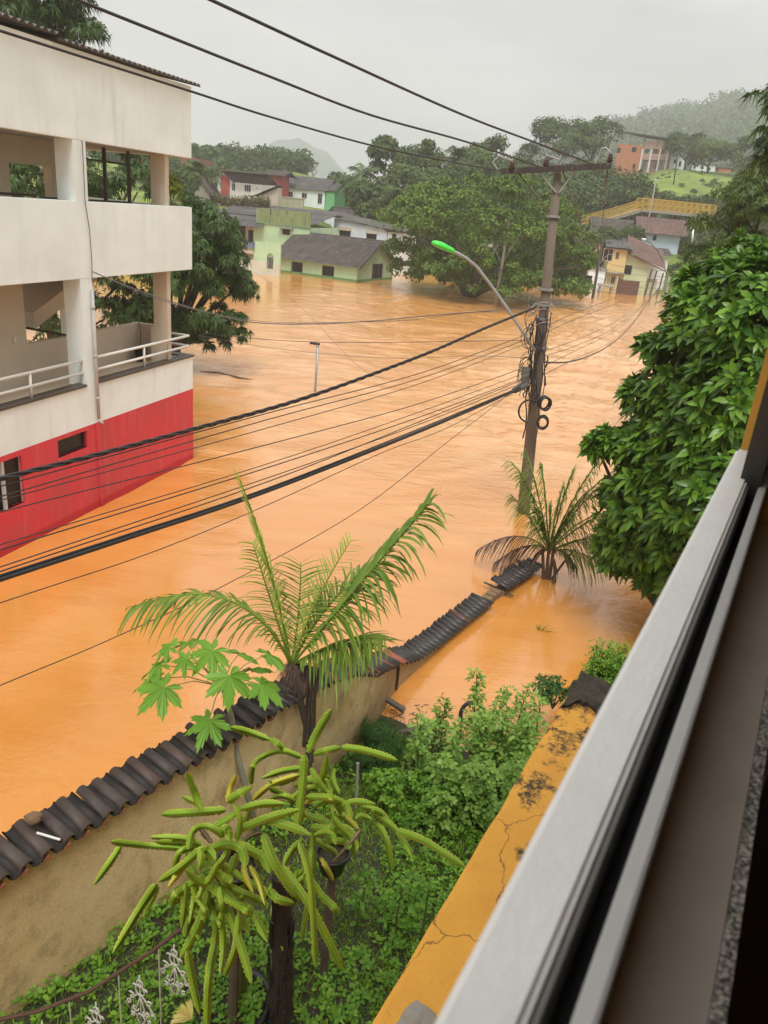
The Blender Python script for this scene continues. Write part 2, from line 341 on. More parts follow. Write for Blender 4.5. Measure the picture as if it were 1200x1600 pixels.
# ================================================================== FOLIAGE TOOLS
RH = (np.array([(0, 0, 0), (.45, -.5, .12), (1, 0, 0), (.45, .5, .12)]), np.array([(0, 1, 2), (0, 2, 3)]))
L8 = (np.array([(0, 0, 0), (.3, -.42, .10), (.33, 0, 0), (.3, .42, .10), (.68, -.40, .08), (.68, 0, 0), (.68, .40, .08), (1.0, 0, .0)]),
      np.array([(0, 1, 2), (0, 2, 3), (1, 4, 2), (4, 5, 2), (2, 5, 6), (2, 6, 3), (4, 7, 5), (5, 7, 6)]))
BL = (np.array([(0, -.5, 0), (0, .5, 0), (.5, -.4, 0), (.5, .4, 0), (1, 0, 0)]), np.array([(0, 2, 1), (1, 2, 3), (2, 4, 3)]))
def nrm(a): return a/np.maximum(np.linalg.norm(a, axis=1, keepdims=True), 1e-9)
def leaves(c, d, up, L, W, tmpl=RH, droop=0.0):
    """many leaves at points c, pointing along d, face along up"""
    n = len(c); d = nrm(d); s = nrm(np.cross(d, up)); u = np.cross(s, d); T, Fc = tmpl
    L = np.broadcast_to(L, n)[:, None]; W = np.broadcast_to(W, n)[:, None]; k = len(T); out = np.empty((n, k, 3))
    for i, (a, b_, z) in enumerate(T):
        out[:, i] = c+d*(a*L)+s*(b_*W)+u*(z*W); out[:, i, 2] -= droop*(a*a)*L[:, 0]
    return out.reshape(-1, 3), (Fc[None]+(np.arange(n)*k)[:, None, None]).reshape(-1, 3)
def sph(n, r=rng):
    d = r.normal(size=(n, 3)); return nrm(d)
def crown(c, rad_, nl, lr, n, size, r, flat=0.0, hang=.25, tmpl=RH, asp=.5, fill=.25, inner=.0):
    """leaf cloud: nl clumps over an ellipsoid, leaves on and inside every clump"""
    c = np.array(c, float); rad_ = np.array(rad_, float)
    d = sph(nl, r); d[:, 2] = np.where(d[:, 2] < -.35, -d[:, 2], d[:, 2]); rr_ = r.uniform(.35, 1, nl)**.5
    cc = c+d*rad_*rr_[:, None]; lrs = lr*r.uniform(.6, 1.25, nl)
    k = r.integers(0, nl, n); dd = sph(n, r); dd[:, 2] = np.where((dd[:, 2] < -.2) & (r.random(n) < .6), -dd[:, 2], dd[:, 2])
    sh = 1-fill*r.random(n)**.6*1.6; p = cc[k]+dd*lrs[k][:, None]*sh[:, None]*np.array([1.15, 1.15, .8])
    out = nrm(dd+.5*(p-c)/rad_); tg = nrm(np.cross(out, sph(n, r))); ax = nrm(tg+out*.35+np.array([0, 0, -hang]))
    return leaves(p, ax, nrm(out+.45*sph(n, r)+np.array([0, 0, .35])), size*r.uniform(.6, 1.3, n), size*asp*r.uniform(.7, 1.2, n), tmpl, .12)
def join(parts):
    vs = []; fs = []; o = 0
    for v_, f_ in parts: vs.append(v_); fs.append(f_+o); o += len(v_)
    return np.concatenate(vs), np.concatenate(fs)
def whorls(pts, nor, nleaf, L, asp, r, spread=1.15, droop=.25, tmpl=L8, twig=None):
    """rosettes of leaves around shoot tips"""
    n = len(pts); nor = nrm(nor); a = nrm(np.cross(nor, sph(n, r))); b_ = np.cross(nor, a); ps = []
    for k in range(nleaf):
        an = 2*math.pi*k/nleaf+r.uniform(-.35, .35, n); sp = spread*r.uniform(.55, 1.15, n)
        rd = a*np.cos(an)[:, None]+b_*np.sin(an)[:, None]; d = nor*np.cos(sp)[:, None]+rd*np.sin(sp)[:, None]
        Ls = L*r.uniform(.65, 1.2, n)
        ps.append(leaves(pts+d*.01, d, nor*np.sin(sp)[:, None]-rd*np.cos(sp)[:, None]+np.array([0, 0, .2]), Ls, Ls*asp, tmpl, droop))
    return join(ps)
def trunk_mb(base, top, r0, limbs=(), bend=.1, r=random):
    b = MB(); base, top = V(base), V(top); pts = [base.lerp(top, i/6)+Vector((math.sin(i*1.7)*bend, math.cos(i*1.3)*bend, 0))*(1 if 0 < i else 0) for i in range(7)]
    b.tube(pts, [r0*(1-.09*i) for i in range(7)], 10)
    for e in limbs:
        e = V(e); q = pts[r.randint(3, 6)]; mid = q.lerp(e, .5)+Vector((0, 0, -.12*(e-q).length)); b.tube([q, q.lerp(mid, .6)+Vector((0, 0, .02)), mid, e], [r0*.5, r0*.4, r0*.3, r0*.1], 7)
    return b
LF_dark = leafmat('mango_leaf', (.026, .062, .012), (.075, .14, .022), .4, .15, .8)
LF_mid = leafmat('broad_tree_leaf', (.060, .105, .016), (.155, .205, .035), .5, .25, .35)
LF_big = leafmat('glossy_leaf', (.035, .105, .010), (.18, .34, .030), .30, .2, .9)
LF_far = leafmat('hill_tree_leaf', (.030, .070, .014), (.095, .155, .028), .6, .2, .12)
LF_lit = leafmat('pale_tree_leaf', (.07, .13, .03), (.15, .22, .05), .6, .3, .2)
LF_palm = leafmat('palm_leaf', (.045, .10, .025), (.14, .20, .05), .4, .25, .6)
def tree(name, label, base, top_xyz, radii, nl, lr, n, size, mat, seed, group=None, r0=.25, nlimb=8, cat='tree', **kw):
    r = np.random.default_rng(seed); base = np.array(base, float); o = thing(name, label, cat, base, 0, group); c = np.array(top_xyz, float)-base
    vs, fs = crown(c, radii, nl, lr, n, size, r, **kw)
    rr_ = random.Random(seed); limbs = [c+np.array(radii)*np.array([math.cos(a), math.sin(a), rr_.uniform(-.2, .6)])*rr_.uniform(.5, .8) for a in np.linspace(0, 6.28, nlimb, endpoint=False)]
    trunk_mb((0, 0, 0), c-np.array([0, 0, radii[2]*.15]), r0, limbs, .1, rr_).build('trunk', M_bark, o, smooth=True)
    link('crown', np_mesh('crown', vs, fs), mat, o); return o
# ================================================================== FRAMES FOR BUILDINGS
class Fr:
    """local frame: x along the front (compass bearing xaz), y going in, origin o"""
    def __init__(s, o, xaz):
        s.o = np.array([o[0], o[1], o[2] if len(o) > 2 else 0.0]); s.ax = az(xaz); s.x = np.array([s.ax[0], s.ax[1], 0]); s.y = np.array([-s.ax[1], s.ax[0], 0]); s.rz = rad(90-xaz)
    def loc(s, px, py, yo=0.0):
        p = s.o+s.y*yo; q = WP(px, py, p, s.ax); return float((q-p)@s.x), float(q[2]-s.o[2])
    def side(s, px, py, xo):
        p = s.o+s.x*xo; q = WP(px, py, p, s.y[:2]); return float((q-p)@s.y), float(q[2]-s.o[2])
    def w(s, x, y, z): return s.o+s.x*x+s.y*y+np.array([0, 0, z])
    def hole(s, x0, x1, y0, y1, yo=0.0):
        xm, ym = (x0+x1)/2, (y0+y1)/2
        return (s.loc(x0, ym, yo)[0], s.loc(x1, ym, yo)[0], s.loc(xm, y1, yo)[1], s.loc(xm, y0, yo)[1])
    def shole(s, x0, x1, y0, y1, xo):
        xm, ym = (x0+x1)/2, (y0+y1)/2
        return (s.side(x0, ym, xo)[0], s.side(x1, ym, xo)[0], s.side(xm, y1, xo)[1], s.side(xm, y0, xo)[1])
def zat(px, py, P): return float(R(px, py, math.hypot(P[0], P[1]))[2])
def corr(b, p0, al, dn, n, amp, rows=1, seg=4, step=.02):
    """rows of half-round tiles: n across along al, going down dn from p0"""
    p0, al, dn = np.array(p0, float), np.array(al, float), np.array(dn, float); up = np.cross(al, dn); up /= np.linalg.norm(up)
    if up[2] < 0: up = -up
    for i in range(n):
        for r_ in range(rows):
            q0 = p0+al*(i/n)+dn*(r_/rows)-dn*(.02 if r_ else 0)+up*(0); q1 = p0+al*(i/n)+dn*((r_+1)/rows)+up*step; a = al/n; vs = []
            for q in (q0, q1):
                for k in range(seg+1):
                    an = k/seg; vs.append(q+a*an+up*amp*math.sin(math.pi*an))
            m_ = seg+1; fs = [(k, k+1, m_+k+1, m_+k) for k in range(seg)]; b.add(vs, fs)
    return b
FRAME = plain('window_frame_paint', (.45, .44, .40), .6)
BROWNF = plain('brown_frame', (.05, .03, .022), .7)
def window(parent, x0, x1, z0, z1, m=None, frame=FRAME, t=.05, n=2, pane=M_glass, proud=.02, turn=None, arch=False):
    """window > pane, in the wall plane y=0 of parent (or turned onto another wall)"""
    b = MB(); d = (-proud, .08)
    b.box(x0-t, x0, d[0], d[1], z0-t, z1+t); b.box(x1, x1+t, d[0], d[1], z0-t, z1+t); b.box(x0, x1, d[0], d[1], z1, z1+t); b.box(x0, x1, d[0]-.03, d[1], z0-t, z0)
    for k in range(1, n): xk = x0+(x1-x0)*k/n; b.box(xk-t/2, xk+t/2, .0, .06, z0, z1)
    p = MB().box(x0, x1, .09, .10, z0, z1)
    if turn is not None: b.turn(turn); p.turn(turn)
    w_ = b.build('window', frame, parent); p.build('pane', pane, w_); return w_
def house(name, label, cat, fr, W, Dp, hw, wall, roof=None, rise=1.5, ridge='x', over=.4, base=-2.0, front=(), right=(), left=(), style='gable', pitch=.28, group=None, frame=BROWNF, th=.18, shade=None, nmul=2, rows=6, back=True):
    o = thing(name, label, cat, fr.o, fr.rz, group); b = MB()
    RT = Matrix(((0, -1, 0, W), (1, 0, 0, 0), (0, 0, 1, 0), (0, 0, 0, 1))); LT = Matrix(((0, 1, 0, 0), (1, 0, 0, 0), (0, 0, 1, 0), (0, 0, 0, 1)))
    b.wall(0, W, base, hw, 0, th, front)
    s_ = MB().wall(th, Dp-th, base, hw, 0, th, right); s_.turn(RT); b.add(s_.v, s_.f)
    s_ = MB().wall(th, Dp-th, base, hw, 0, th, left); s_.turn(LT); b.add(s_.v, s_.f)
    b.box(0, W, Dp-th, Dp, base, hw)
    if style == 'gable':
        if ridge == 'x':
            for x in (0.001, W-th-.001): b.poly([(x, 0, hw), (x, Dp, hw), (x, Dp/2, hw+rise)], (th, 0, 0))
        else:
            for y in (0.001, Dp-th-.001): b.poly([(0, y, hw), (W, y, hw), (W/2, y, hw+rise)], (0, th, 0))
    b.build('wall', wall, o)
    for h in front: window(o, h[0], h[1], h[2], h[3], frame=frame, n=nmul)
    for h in right: window(o, h[0], h[1], h[2], h[3], frame=frame, n=nmul, turn=RT)
    for h in left: window(o, h[0], h[1], h[2], h[3], frame=frame, n=nmul, turn=LT)
    if roof is not None:
        b = MB(); z = hw+.06
        if style == 'gable' and ridge == 'x':
            k = rise/(Dp/2); ov = over
            for sg, y0 in ((-1, Dp/2), (1, Dp/2)):
                corr(b, (-ov, y0, z+rise), (W+2*ov, 0, 0), (0, sg*(Dp/2+ov), -k*(Dp/2+ov)), max(4, int((W+2*ov)/pitch)), .085, rows)
            b.tube([(-ov, Dp/2, z+rise+.02), (W+ov, Dp/2, z+rise+.02)], .10, 8)
            for x in (-ov+.02, W+ov-.06):
                for sg in (-1, 1): b.poly([(x, Dp/2, z+rise-.02), (x, Dp/2+sg*(Dp/2+ov), z-.02-k*ov), (x, Dp/2+sg*(Dp/2+ov), z-.14-k*ov), (x, Dp/2, z+rise-.14)], (.04, 0, 0))
        elif style == 'gable':
            k = rise/(W/2); ov = over
            for sg in (-1, 1): corr(b, (W/2, -ov, z+rise), (0, Dp+2*ov, 0), (sg*(W/2+ov), 0, -k*(W/2+ov)), max(4, int((Dp+2*ov)/pitch)), .055, rows)
            b.tube([(W/2, -ov, z+rise+.02), (W/2, Dp+ov, z+rise+.02)], .10, 8)
            for y in (-ov+.02, Dp+ov-.06):
                for sg in (-1, 1): b.poly([(W/2, y, z+rise-.02), (W/2+sg*(W/2+ov), y, z-.02-k*ov), (W/2+sg*(W/2+ov), y, z-.14-k*ov), (W/2, y, z+rise-.14)], (0, .04, 0))
        elif style == 'shed':      # high at the back, low in front
            corr(b, (-over, Dp+over, z+rise), (W+2*over, 0, 0), (0, -(Dp+2*over), -rise), max(4, int((W+2*over)/pitch)), .05, rows)
            b.box(-over+.03, W+over-.03, -over+.04, Dp, z-.12, z-.06)
        elif style == 'flat': b.box(-over, W+over, -over, Dp+over, hw, hw+.18)
        b.build('roof', roof, o)
    return o
# ================================================================== THE RED AND WHITE BUILDING ON THE LEFT
BF = Fr(G(302, 717), 15.2195)
M_red = None
m, t, b = newmat('red_masonry_paint'); v = coords(t); sp = N(t, 'ShaderNodeSeparateXYZ'); t.links.new(v, sp.inputs[0])
c = mixc(t, (.62, .030, .050), (.52, .045, .06), ramp(t, noise(t, v, .7, 6), [(.4, 0.), (.6, 1.)]))
c = mixc(t, c, (.62, .13, .13), math_(t, 'MULTIPLY', ramp(t, noise(t, coords(t, (4, 4, .5)), 1.5, 6, .7), [(.5, 0.), (.72, 1.)]), .55))
wet = N(t, 'ShaderNodeMapRange'); wet.inputs[1].default_value = .10; wet.inputs[2].default_value = .17; wet.inputs[3].default_value = 1; wet.inputs[4].default_value = 0
t.links.new(math_(t, 'ADD', sp.outputs['Z'], math_(t, 'MULTIPLY', noise(t, v, 3, 3), -.06)), wet.inputs[0])
c = mixc(t, c, (.45, .012, .022), wet.outputs[0]); t.links.new(c, b.inputs['Base Color']); b.inputs['Roughness'].default_value = .55; bump(t, b, noise(t, v, 9, 6, .7), .5, .006); M_red = m
bo = thing('white_and_red_building', 'cream white three storey building with balconies over a flooded bright red ground floor', 'building', BF.o, BF.rz)
X0 = -14.0; DY = 3.4
h1_ = BF.hole(91, 137, 680, 711); h1_ = (-5.30, -4.37, 1.49, 1.86); h2_ = (-7.3, -6.33, .88, 1.84)
gb = MB().wall(X0, 0, -2.2, 1.95, 0, .2, [h1_, h2_]); gb.box(-.2, 0, .2, DY, -2.2, 1.95); gb.box(X0, -.2, DY-.2, DY, -2.2, 1.95); gb.box(-3.97-.1, -3.97+.02, -.035, 0, -2.2, 1.93)
gb.build('ground_floor_wall', M_red, bo)
window(bo, *h1_, frame=FRAME, n=1, proud=-.05); window(bo, *h2_, frame=FRAME, n=2, proud=-.05)
wb = MB(); wb.box(X0, 0, 0.002, .2, 1.951, 2.80); wb.box(-.2, 0, .2, DY, 1.951, 2.80); wb.build('white_band', M_white, bo)
cp = MB(); cp.box(X0, -4.32, -.035, .22, 2.80, 2.845); cp.box(-3.93, .035, -.035, .22, 2.80, 2.845); cp.box(-.22, .035, .22, 1.6, 2.80, 2.845); cp.build('coping', plain('dark_stone', (.06, .05, .045), .4), bo)
MB().box(X0, -.2, .2, DY, 2.55, 2.72).build('floor_slab', plain('beige_tile', (.50, .42, .31), .35, 0, .1), bo)
for x0 in (-4.30, -8.3, -12.3):
    for z0, z1 in ((2.80, 4.97), (6.42, 7.5)): MB().box(x0, x0+.37, .004, .42, z0, z1).build('column', M_white, bo)
bc = MB()
cx = BF.loc(267, 480, .12)[0]
for z0, z1 in ((2.72, 5.0), (5.35, 7.5)): bc.box(cx-.16, cx, .12, .50, z0, z1)
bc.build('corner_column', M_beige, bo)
pb = MB()
for z0, z1 in ((4.97, 6.42), (7.5, 9.01)):
    pb.box(X0, 0, 0, .15, z0, z1); pb.box(-.15, 0, .15, DY, z0, z1)
pb.build('parapet', M_white, bo, bevel=.008)
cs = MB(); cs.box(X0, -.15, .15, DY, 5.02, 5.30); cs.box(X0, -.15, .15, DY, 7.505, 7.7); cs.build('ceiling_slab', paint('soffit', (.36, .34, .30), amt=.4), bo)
# balcony back wall on the first floor, with the opening to the stair
hl = BF.hole(38, 121, 436, 531, 1.15); hz_ = BF.loc(180, 511, 1.15)[1]
xs1 = BF.loc(217, 540, 1.15)[0]
iw = MB().wall(X0, xs1, 2.72, 5.02, 1.15, 1.27, [(hl[0], hl[1], hl[2], 5.02), (hl[1], xs1, hz_, 5.02)])
iw.box(xs1, xs1+.12, .50, 1.27, 2.72, hz_); iw.box(xs1+.12, cx-.16, .50, .6, 2.72, hz_)
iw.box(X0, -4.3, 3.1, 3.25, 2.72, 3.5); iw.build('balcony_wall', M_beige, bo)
st = MB(); a = BF.loc(36, 512, 1.9); c_ = BF.loc(135, 436, 1.9)
st.poly([(a[0], 1.6, a[1]), (c_[0], 1.6, c_[1]), (c_[0], 1.6, c_[1]+.35), (a[0], 1.6, a[1]+.35)], (0, 1.1, 0)); st.build('stair_flight', M_beige, bo)
sb = MB(); a = BF.loc(39, 512, 1.35); c_ = BF.loc(104, 524, 1.35); sb.beam((a[0], 1.35, a[1]), (c_[0], 1.35, c_[1]), .05); sb.build('stair_rail', M_dark, bo)
q = BF.loc(107, 500, 2.3)[0]; q2 = BF.loc(70, 500, 2.9)[0]
rp = MB(); rp.box(q-.1, q+.1, 2.3, 2.45, 2.72, 5.02); rp.box(q2-.9, q2-.1, 3.0, 3.1, 3.5, 5.02); rp.build('stair_post', M_white, bo)
# second floor: rear posts, beams, window bars
up = MB()
for x0, x1 in ((80, 98), (0, 14)): a = BF.loc(x0, 260, 1.6)[0]; c_ = BF.loc(x1, 260, 1.6)[0]; up.box(a, c_, 1.6, 1.8, 5.3, 7.505)
a = BF.loc(-30, 260, 1.6)[0]; c_ = BF.loc(97, 260, 1.6)[0]; up.box(a, c_, 1.58, 1.59, 7.0, 7.5); up.build('rear_post', M_beige, bo)
gl = MB()
for x in (166, 203, 133): a = BF.loc(x, 280, 1.0)[0]; gl.box(a-.03, a+.03, 1.0, 1.06, 5.3, 7.505)
gl.box(BF.loc(133, 280, 1.0)[0], cx-.16, .99, 1.05, 7.2, 7.24); gl.box(-4, cx-.16, 1.0, 1.06, 6.38, 6.43); gl.box(-8, -4.3, .9, .96, 6.42, 6.47)
gl.build('window_bars', plain('dark_bronze', (.035, .025, .02), .4), bo)
def rail(pts, parent):
    b = MB()
    for z in (3.33, 3.07): b.tube([(x, y, z) for x, y in pts], .032, 10)
    return b
rl = rail([(-3.93, .08), (-.06, .08), (-.06, 1.1)], bo); rx = BF.loc(230, 560)[0]
for x in (rx,): rl.tube([(x, .08, 2.83), (x, .08, 3.35)], .03, 8)
rl.build('railing', plain('white_enamel', (.68, .67, .62), .35, 0, .05), bo, smooth=True)
rl = rail([(X0, .08), (-4.3, .08)], bo)
for x in (BF.loc(53, 600)[0], -8.6): rl.tube([(x, .08, 2.83), (x, .08, 3.35)], .03, 8)
rl.build('railing', MATS['white_enamel'], bo, smooth=True)
dp = MB(); dp.tube([(-4.02, -.05, 4.75), (-4.02, -.05, 2.05)], .035, 10); dp.tube([(-4.02, -.05, 2.05), (-4.0, -.09, 1.97), (-3.97, -.12, 1.95)], .03, 8)
for z in (4.4, 3.4, 2.5): dp.tube([(-4.02, -.05, z-.03), (-4.02, -.05, z+.03)], .043, 10)
dp.build('drain_pipe', plain('grey_pvc', (.42, .41, .38), .5), bo, smooth=True)
MB().tube([(-4.05, -.02, 7.5), (-4.07, -.03, 6.4), (-3.98, -.03, 5.9), (-3.96, -.03, 5.3), (-4.0, -.04, 4.9)], .008, 6).build('wire_drop', M_wireg, bo)
rf = MB(); corr(rf, (X0, 3.7, 9.75), (X0*-1-4.6, 0, 0), (0, -3.85, -.66), 52, .05, 1, 6); corr(rf, (-4.7, 3.7, 9.68), (4.85, 0, 0), (0, -3.85, -.66), 27, .05, 1, 6)
rf2 = MB(); corr(rf2, (X0, 3.7, 9.735), (-X0-4.6, 0, 0), (0, -3.85, -.66), 52, .05, 1, 6); corr(rf2, (-4.7, 3.7, 9.665), (4.85, 0, 0), (0, -3.85, -.66), 27, .05, 1, 6); rf.add(rf2.v, [f[::-1] for f in rf2.f])
rf.build('corrugated_roof', paint('fibre_cement', (.12, .11, .10), (.03, .03, .025), .9, 2), bo)
a = BF.loc(24, 531, 1.14); MB().box(a[0]-.06, a[0]+.02, 1.12, 1.148, a[1]-.06, a[1]+.06).build('wall_switch', M_al, bo, bevel=.01)
# pots and plants on its balconies
p = BF.w(BF.loc(217, 560, .8)[0]+.15, .85, 2.72)
o = thing('flower_pot', 'small black flower pot with a bare stem on the lower balcony floor', 'flower pot', p)
MB().lathe([(0, 0), (.11, 0), (.15, .3), (.16, .3), (.16, .33), (.135, .33), (.12, .27), (0, .27)]).build('pot', M_black, o, smooth=True)
MB().tube([(0, 0, .25), (.02, .01, .7), (-.05, .03, 1.1), (-.02, 0, 1.32)], .012, 6).build('stem', M_bark, o)
p = BF.w(-.45, .45, 5.35); o = thing('balcony_plant', 'leafy yellow green shrub growing over the corner of the upper balcony', 'plant', p)
r_ = np.random.default_rng(21); vs, fs = crown((0, 0, 1.35), (.32, .32, .42), 14, .2, 1000, .13, r_, hang=.1, asp=.25)
MB().lathe([(0, 0), (.16, 0), (.22, .38), (.2, .38), (0, .33)]).build('pot', M_black, o)
link('foliage', np_mesh('foliage', vs, fs), leafmat('yellow_green_leaf', (.10, .15, .02), (.26, .28, .04), .5, .3), o)
b = MB()
for k in range(6): b.tube([(0, 0, .33), (.05*math.cos(k), .05*math.sin(k), .8), (.25*math.cos(k*1.1), .25*math.sin(k*1.1), 1.4+.1*(k % 3))], .01, 5)
b.build('stem', M_bark, o)
# ================================================================== HOUSES ACROSS THE WATER, LEFT SIDE
T_grey = tilemat('grey_fibre_roof', [(.075, .072, .07), (.11, .105, .10), (.085, .08, .08)], .8, .7, .5)
T_dark = tilemat('old_clay_roof', [(.055, .050, .045), (.10, .086, .074), (.07, .062, .056), (.12, .095, .08)], .85, .7, .9)
T_brown = tilemat('brown_clay_roof', [(.12, .07, .055), (.17, .10, .08), (.13, .085, .07)], .85, .5, .7)
# A: small green house flooded to its window sills
KA = G(557, 441); fa = Fr(KA-np.append(az(114)*9.0, 0), 114)
za = fa.loc(557.5, 414.5)[1]
fA = [fa.hole(456, 472, 410.5, 431), fa.hole(504, 521, 416.5, 438)]; gA = fa.shole(582, 597, 413, 434, 9.0)
ho = house('flooded_house', 'small pale green house with a dark tiled gable roof, flooded up to its windows', 'house', fa, 9.0, 8.0, za, paint('pale_green_plaster', (.46, .66, .42), (.12, .2, .07), .5), T_dark, 2.15, 'x', .55,
   front=[(fA[0][0], fA[0][1], -.3, fA[0][3]), (fA[1][0], fA[1][1], -.3, fA[1][3])], right=[(gA[0], gA[1], -.2, gA[3])], pitch=.24, frame=M_dark, rows=8)
b = MB(); b.box(-.012, 9.012, -.012, 0, -1, .22); b.box(9, 9.012, -.012, 8.012, -1, .22); b.build('plinth_stripe', paint('moss_green', (.16, .30, .10), (.1, .08, .03), .9, 3), ho)
# B: two storey light green house behind it
oB = R(393, 421, 86); oB[2] = 0; fb = Fr(oB, 104)
wB = fb.loc(483, 380)[0]; zt = fb.loc(440, 328)[1]; zl = fb.loc(440, 352)[1]; zb = fb.loc(440, 393)[1]; xl = fb.loc(397, 370)[0]
M_lime = paint('lime_plaster', (.46, .64, .40), (.14, .22, .06), .7)
hb = thing('two_storey_house', 'two storey light green house with a mossy parapet and a wide grey corrugated roof', 'house', fb.o, fb.rz)
nb = fb.hole(441, 453, 358, 367)
b = MB().wall(xl, wB, -2, zl, 0, .2, [nb]); b.box(wB-.2, wB, .2, 9, -2, zl); b.box(xl, wB-.2, 8.8, 9, -2, zl); b.build('wall', M_lime, hb)
MB().box(nb[0]-.1, nb[1]+.1, .2, .9, nb[2]-.1, nb[3]+.1).build('niche', M_dark, hb)
b = MB(); b.box(nb[0]-.25, nb[1]+.4, -.5, 0, nb[3]+.06, nb[3]+.14); b.build('niche_awning', M_conc, hb)
b = MB(); b.box(xl+.3, wB+.05, -.05, .15, zl+.1, zt); b.build('parapet', paint('mossy_parapet', (.22, .28, .12), (.03, .035, .015), 2.6, 1.4), hb)
b = MB(); b.box(xl+.2, wB+.1, -.14, .18, zl, zl+.1); b.box(xl-1.6, wB+.05, -.12, 0, zb-.12, zb); b.build('ledge', paint('green_ledge', (.2, .32, .16), (.04, .05, .03), .8), hb)
b = MB(); b.wall(-1.2, xl-.01, -2, zl-.4, .9, 1.1, [(-.9, xl-.3, zl-3.0+.9, zl-.8)]); b.box(xl-.2, xl-.005, .2, .9, -2, zl-.05); b.build('balcony_wall', M_beige, hb)
b = MB(); b.box(-1.4, xl-.02, -.05, .06, zl-3.1, zl-2.0); b.box(-1.4, xl-.02, .06, .9, zl-3.2, zl-3.08); b.build('balcony', M_beige, hb)
b = MB()
for k in range(5): b.box(-.9+k*.3, -.7+k*.3, -.12, -.08, zl-2.5-.1*(k % 2), zl-1.95)
b.build('laundry', plain('blue_cloth', (.12, .16, .30), .9, 0, .9, 3), hb)
b = MB(); pL = fb.loc(311, 334)[0]
zn_ = fb.loc(357, 339, 1)[1]; zf_ = fb.loc(400, 319.5, 11)[1]; corr(b, (pL-.5, 11.5, zf_), (wB-pL+.3, 0, 0), (0, -10.4, zn_-zf_), 70, .05, 3); corr(b, (pL, 1.6, zt-.9), (xl-pL+.8, 0, 0), (.5, -2.6, -1.0), 36, .05, 2)
corr(b, (pL, 4.4, zt-.55), (xl-pL+.9, 0, 0), (-.1, -2.8, -.3), 36, .05, 2); b.build('roof', T_grey, hb)
b = MB(); b.poly([(xl+.1, .3, zl), (xl+.1, 9, zl), (xl+.1, 9, zt-.2), (xl+.1, .3, zt-.1)], (.15, 0, 0)); b.build('gable', M_lime, hb)
# its low front yard wall
b = MB(); fy = Fr(G(388, 427), 106); wy = fy.loc(437, 425)[0]; zy = fy.loc(415, 400)[1]
ah = fy.hole(417.5, 426.5, 404, 420)
yo = thing('yard_wall', 'low white plaster wall with an arched barred opening beside the flooded green house', 'wall', fy.o, fy.rz)
b.wall(-6, wy, -2, zy-.5, 0, .2, [(ah[0], ah[1], ah[2], ah[3])]); b.build('wall', paint('dirty_white_plaster', (.60, .60, .48), (.2, .19, .12), .8), yo)
b = MB().wall(wy-2.6, wy+.0, zy-.5, zy+1.2, .02, .2, [(ah[0], ah[1], zy-.5, ah[3]+.1)]); b.build('upper_wall', M_lime, yo)
b = MB(); cxm = (ah[0]+ah[1])/2
for k in range(5): xk = ah[0]+(ah[1]-ah[0])*k/4; b.box(xk-.02, xk+.02, -.03, 0, ah[2], ah[3]+.25)
b.tube([(cxm+(ah[1]-ah[0])/2*math.cos(a), -.02, ah[3]+.45*math.sin(a)) for a in np.linspace(0, math.pi, 9)], .05, 6); b.build('arched_grille', M_conc, yo)
MB().box(ah[0], ah[1], .21, .24, ah[2], ah[3]+.4).build('shutter', plain('dark_shutter', (.05, .06, .06), .5), yo)
# C: cream house with a red stripe, up the bank
pc = R(329, 306, 102); fc = Fr(pc, 86); ZC = pc[2]
x1 = fc.loc(345, 300)[0]; x2 = fc.loc(359, 300)[0]; x3 = fc.loc(371, 300)[0]; apx, apz = fc.loc(352, 268)
hc = thing('cream_house', 'cream hillside house with a red painted stripe and an old dark tiled roof', 'house', fc.o, fc.rz)
M_cream = paint('cream_plaster', (.86, .83, .74), (.4, .35, .26), .3); ez = fc.loc(330, 281)[1]; apx = (x3)/2; apz = fc.loc(350, 268)[1]
wA1 = fc.hole(335, 339, 286, 297); wA2 = fc.hole(363, 367, 287, 297)
b = MB().wall(0, x3, -3.0, ez, 0, .2, [wA1, wA2]); b.poly([(0, 0.001, ez), (x3, .001, ez), (x3/2, .001, apz)], (0, .2, 0)); b.build('gable_wall', M_cream, hc)
for h in (wA1, wA2): window(hc, *h, n=2)
b = MB(); b.box(x1, x2, -.03, 0, -3.0, ez+.75); b.build('red_stripe', paint('red_plaster', (.50, .10, .085), (.3, .1, .08), .4), hc)
# the long side: turns toward the right
p3 = fc.w(x3, 0, 0); fs_ = Fr(p3, 103); wl = fs_.loc(434, 300)[0]; er = fs_.loc(372, 283)[1]; wC = fs_.hole(382.5, 391.5, 289, 299)
lo = MB().wall(0, wl, -3.0, ez, 0, .2, [wC]); Mx = Matrix.Rotation(fs_.rz-fc.rz, 4, 'Z'); Mt = Matrix.Translation((x3, 0, 0)) @ Mx
lo.turn(Mt); lo.build('side_wall', M_cream, hc); window(hc, *wC, turn=Mt, frame=M_al, n=3)
b = MB(); ex = Mt @ Vector((wl+.4, -.5, ez-.05)); e0 = Mt @ Vector((-.1, -.6, ez-.05)); rdg0 = Vector((x3/2-.1, -.5, apz+.08)); rv = (ex-e0)
corr(b, rdg0, rv, e0-rdg0, 44, .05, 6); lf = Vector((-.6, -.6, ez-.2)); corr(b, rdg0, Vector((-.2, 7, 0)), lf-rdg0, 20, .05, 5); b.tube([rdg0, rdg0+rv], .12, 8)
b.poly([tuple(rdg0), tuple(e0), tuple(e0-Vector((0, 0, .2))), tuple(rdg0-Vector((0, 0, .2)))], (0, .05, 0)); b.poly([tuple(rdg0), tuple(lf), tuple(lf-Vector((0, 0, .2))), tuple(rdg0-Vector((0, 0, .2)))], (0, .05, 0)); b.build('roof', T_dark, hc)
q = WP(436, 289, fs_.w(wl-1, -1.5, 0), fs_.ax); fl = Fr(fs_.w(wl-5.2, -1.6, 0), 103)
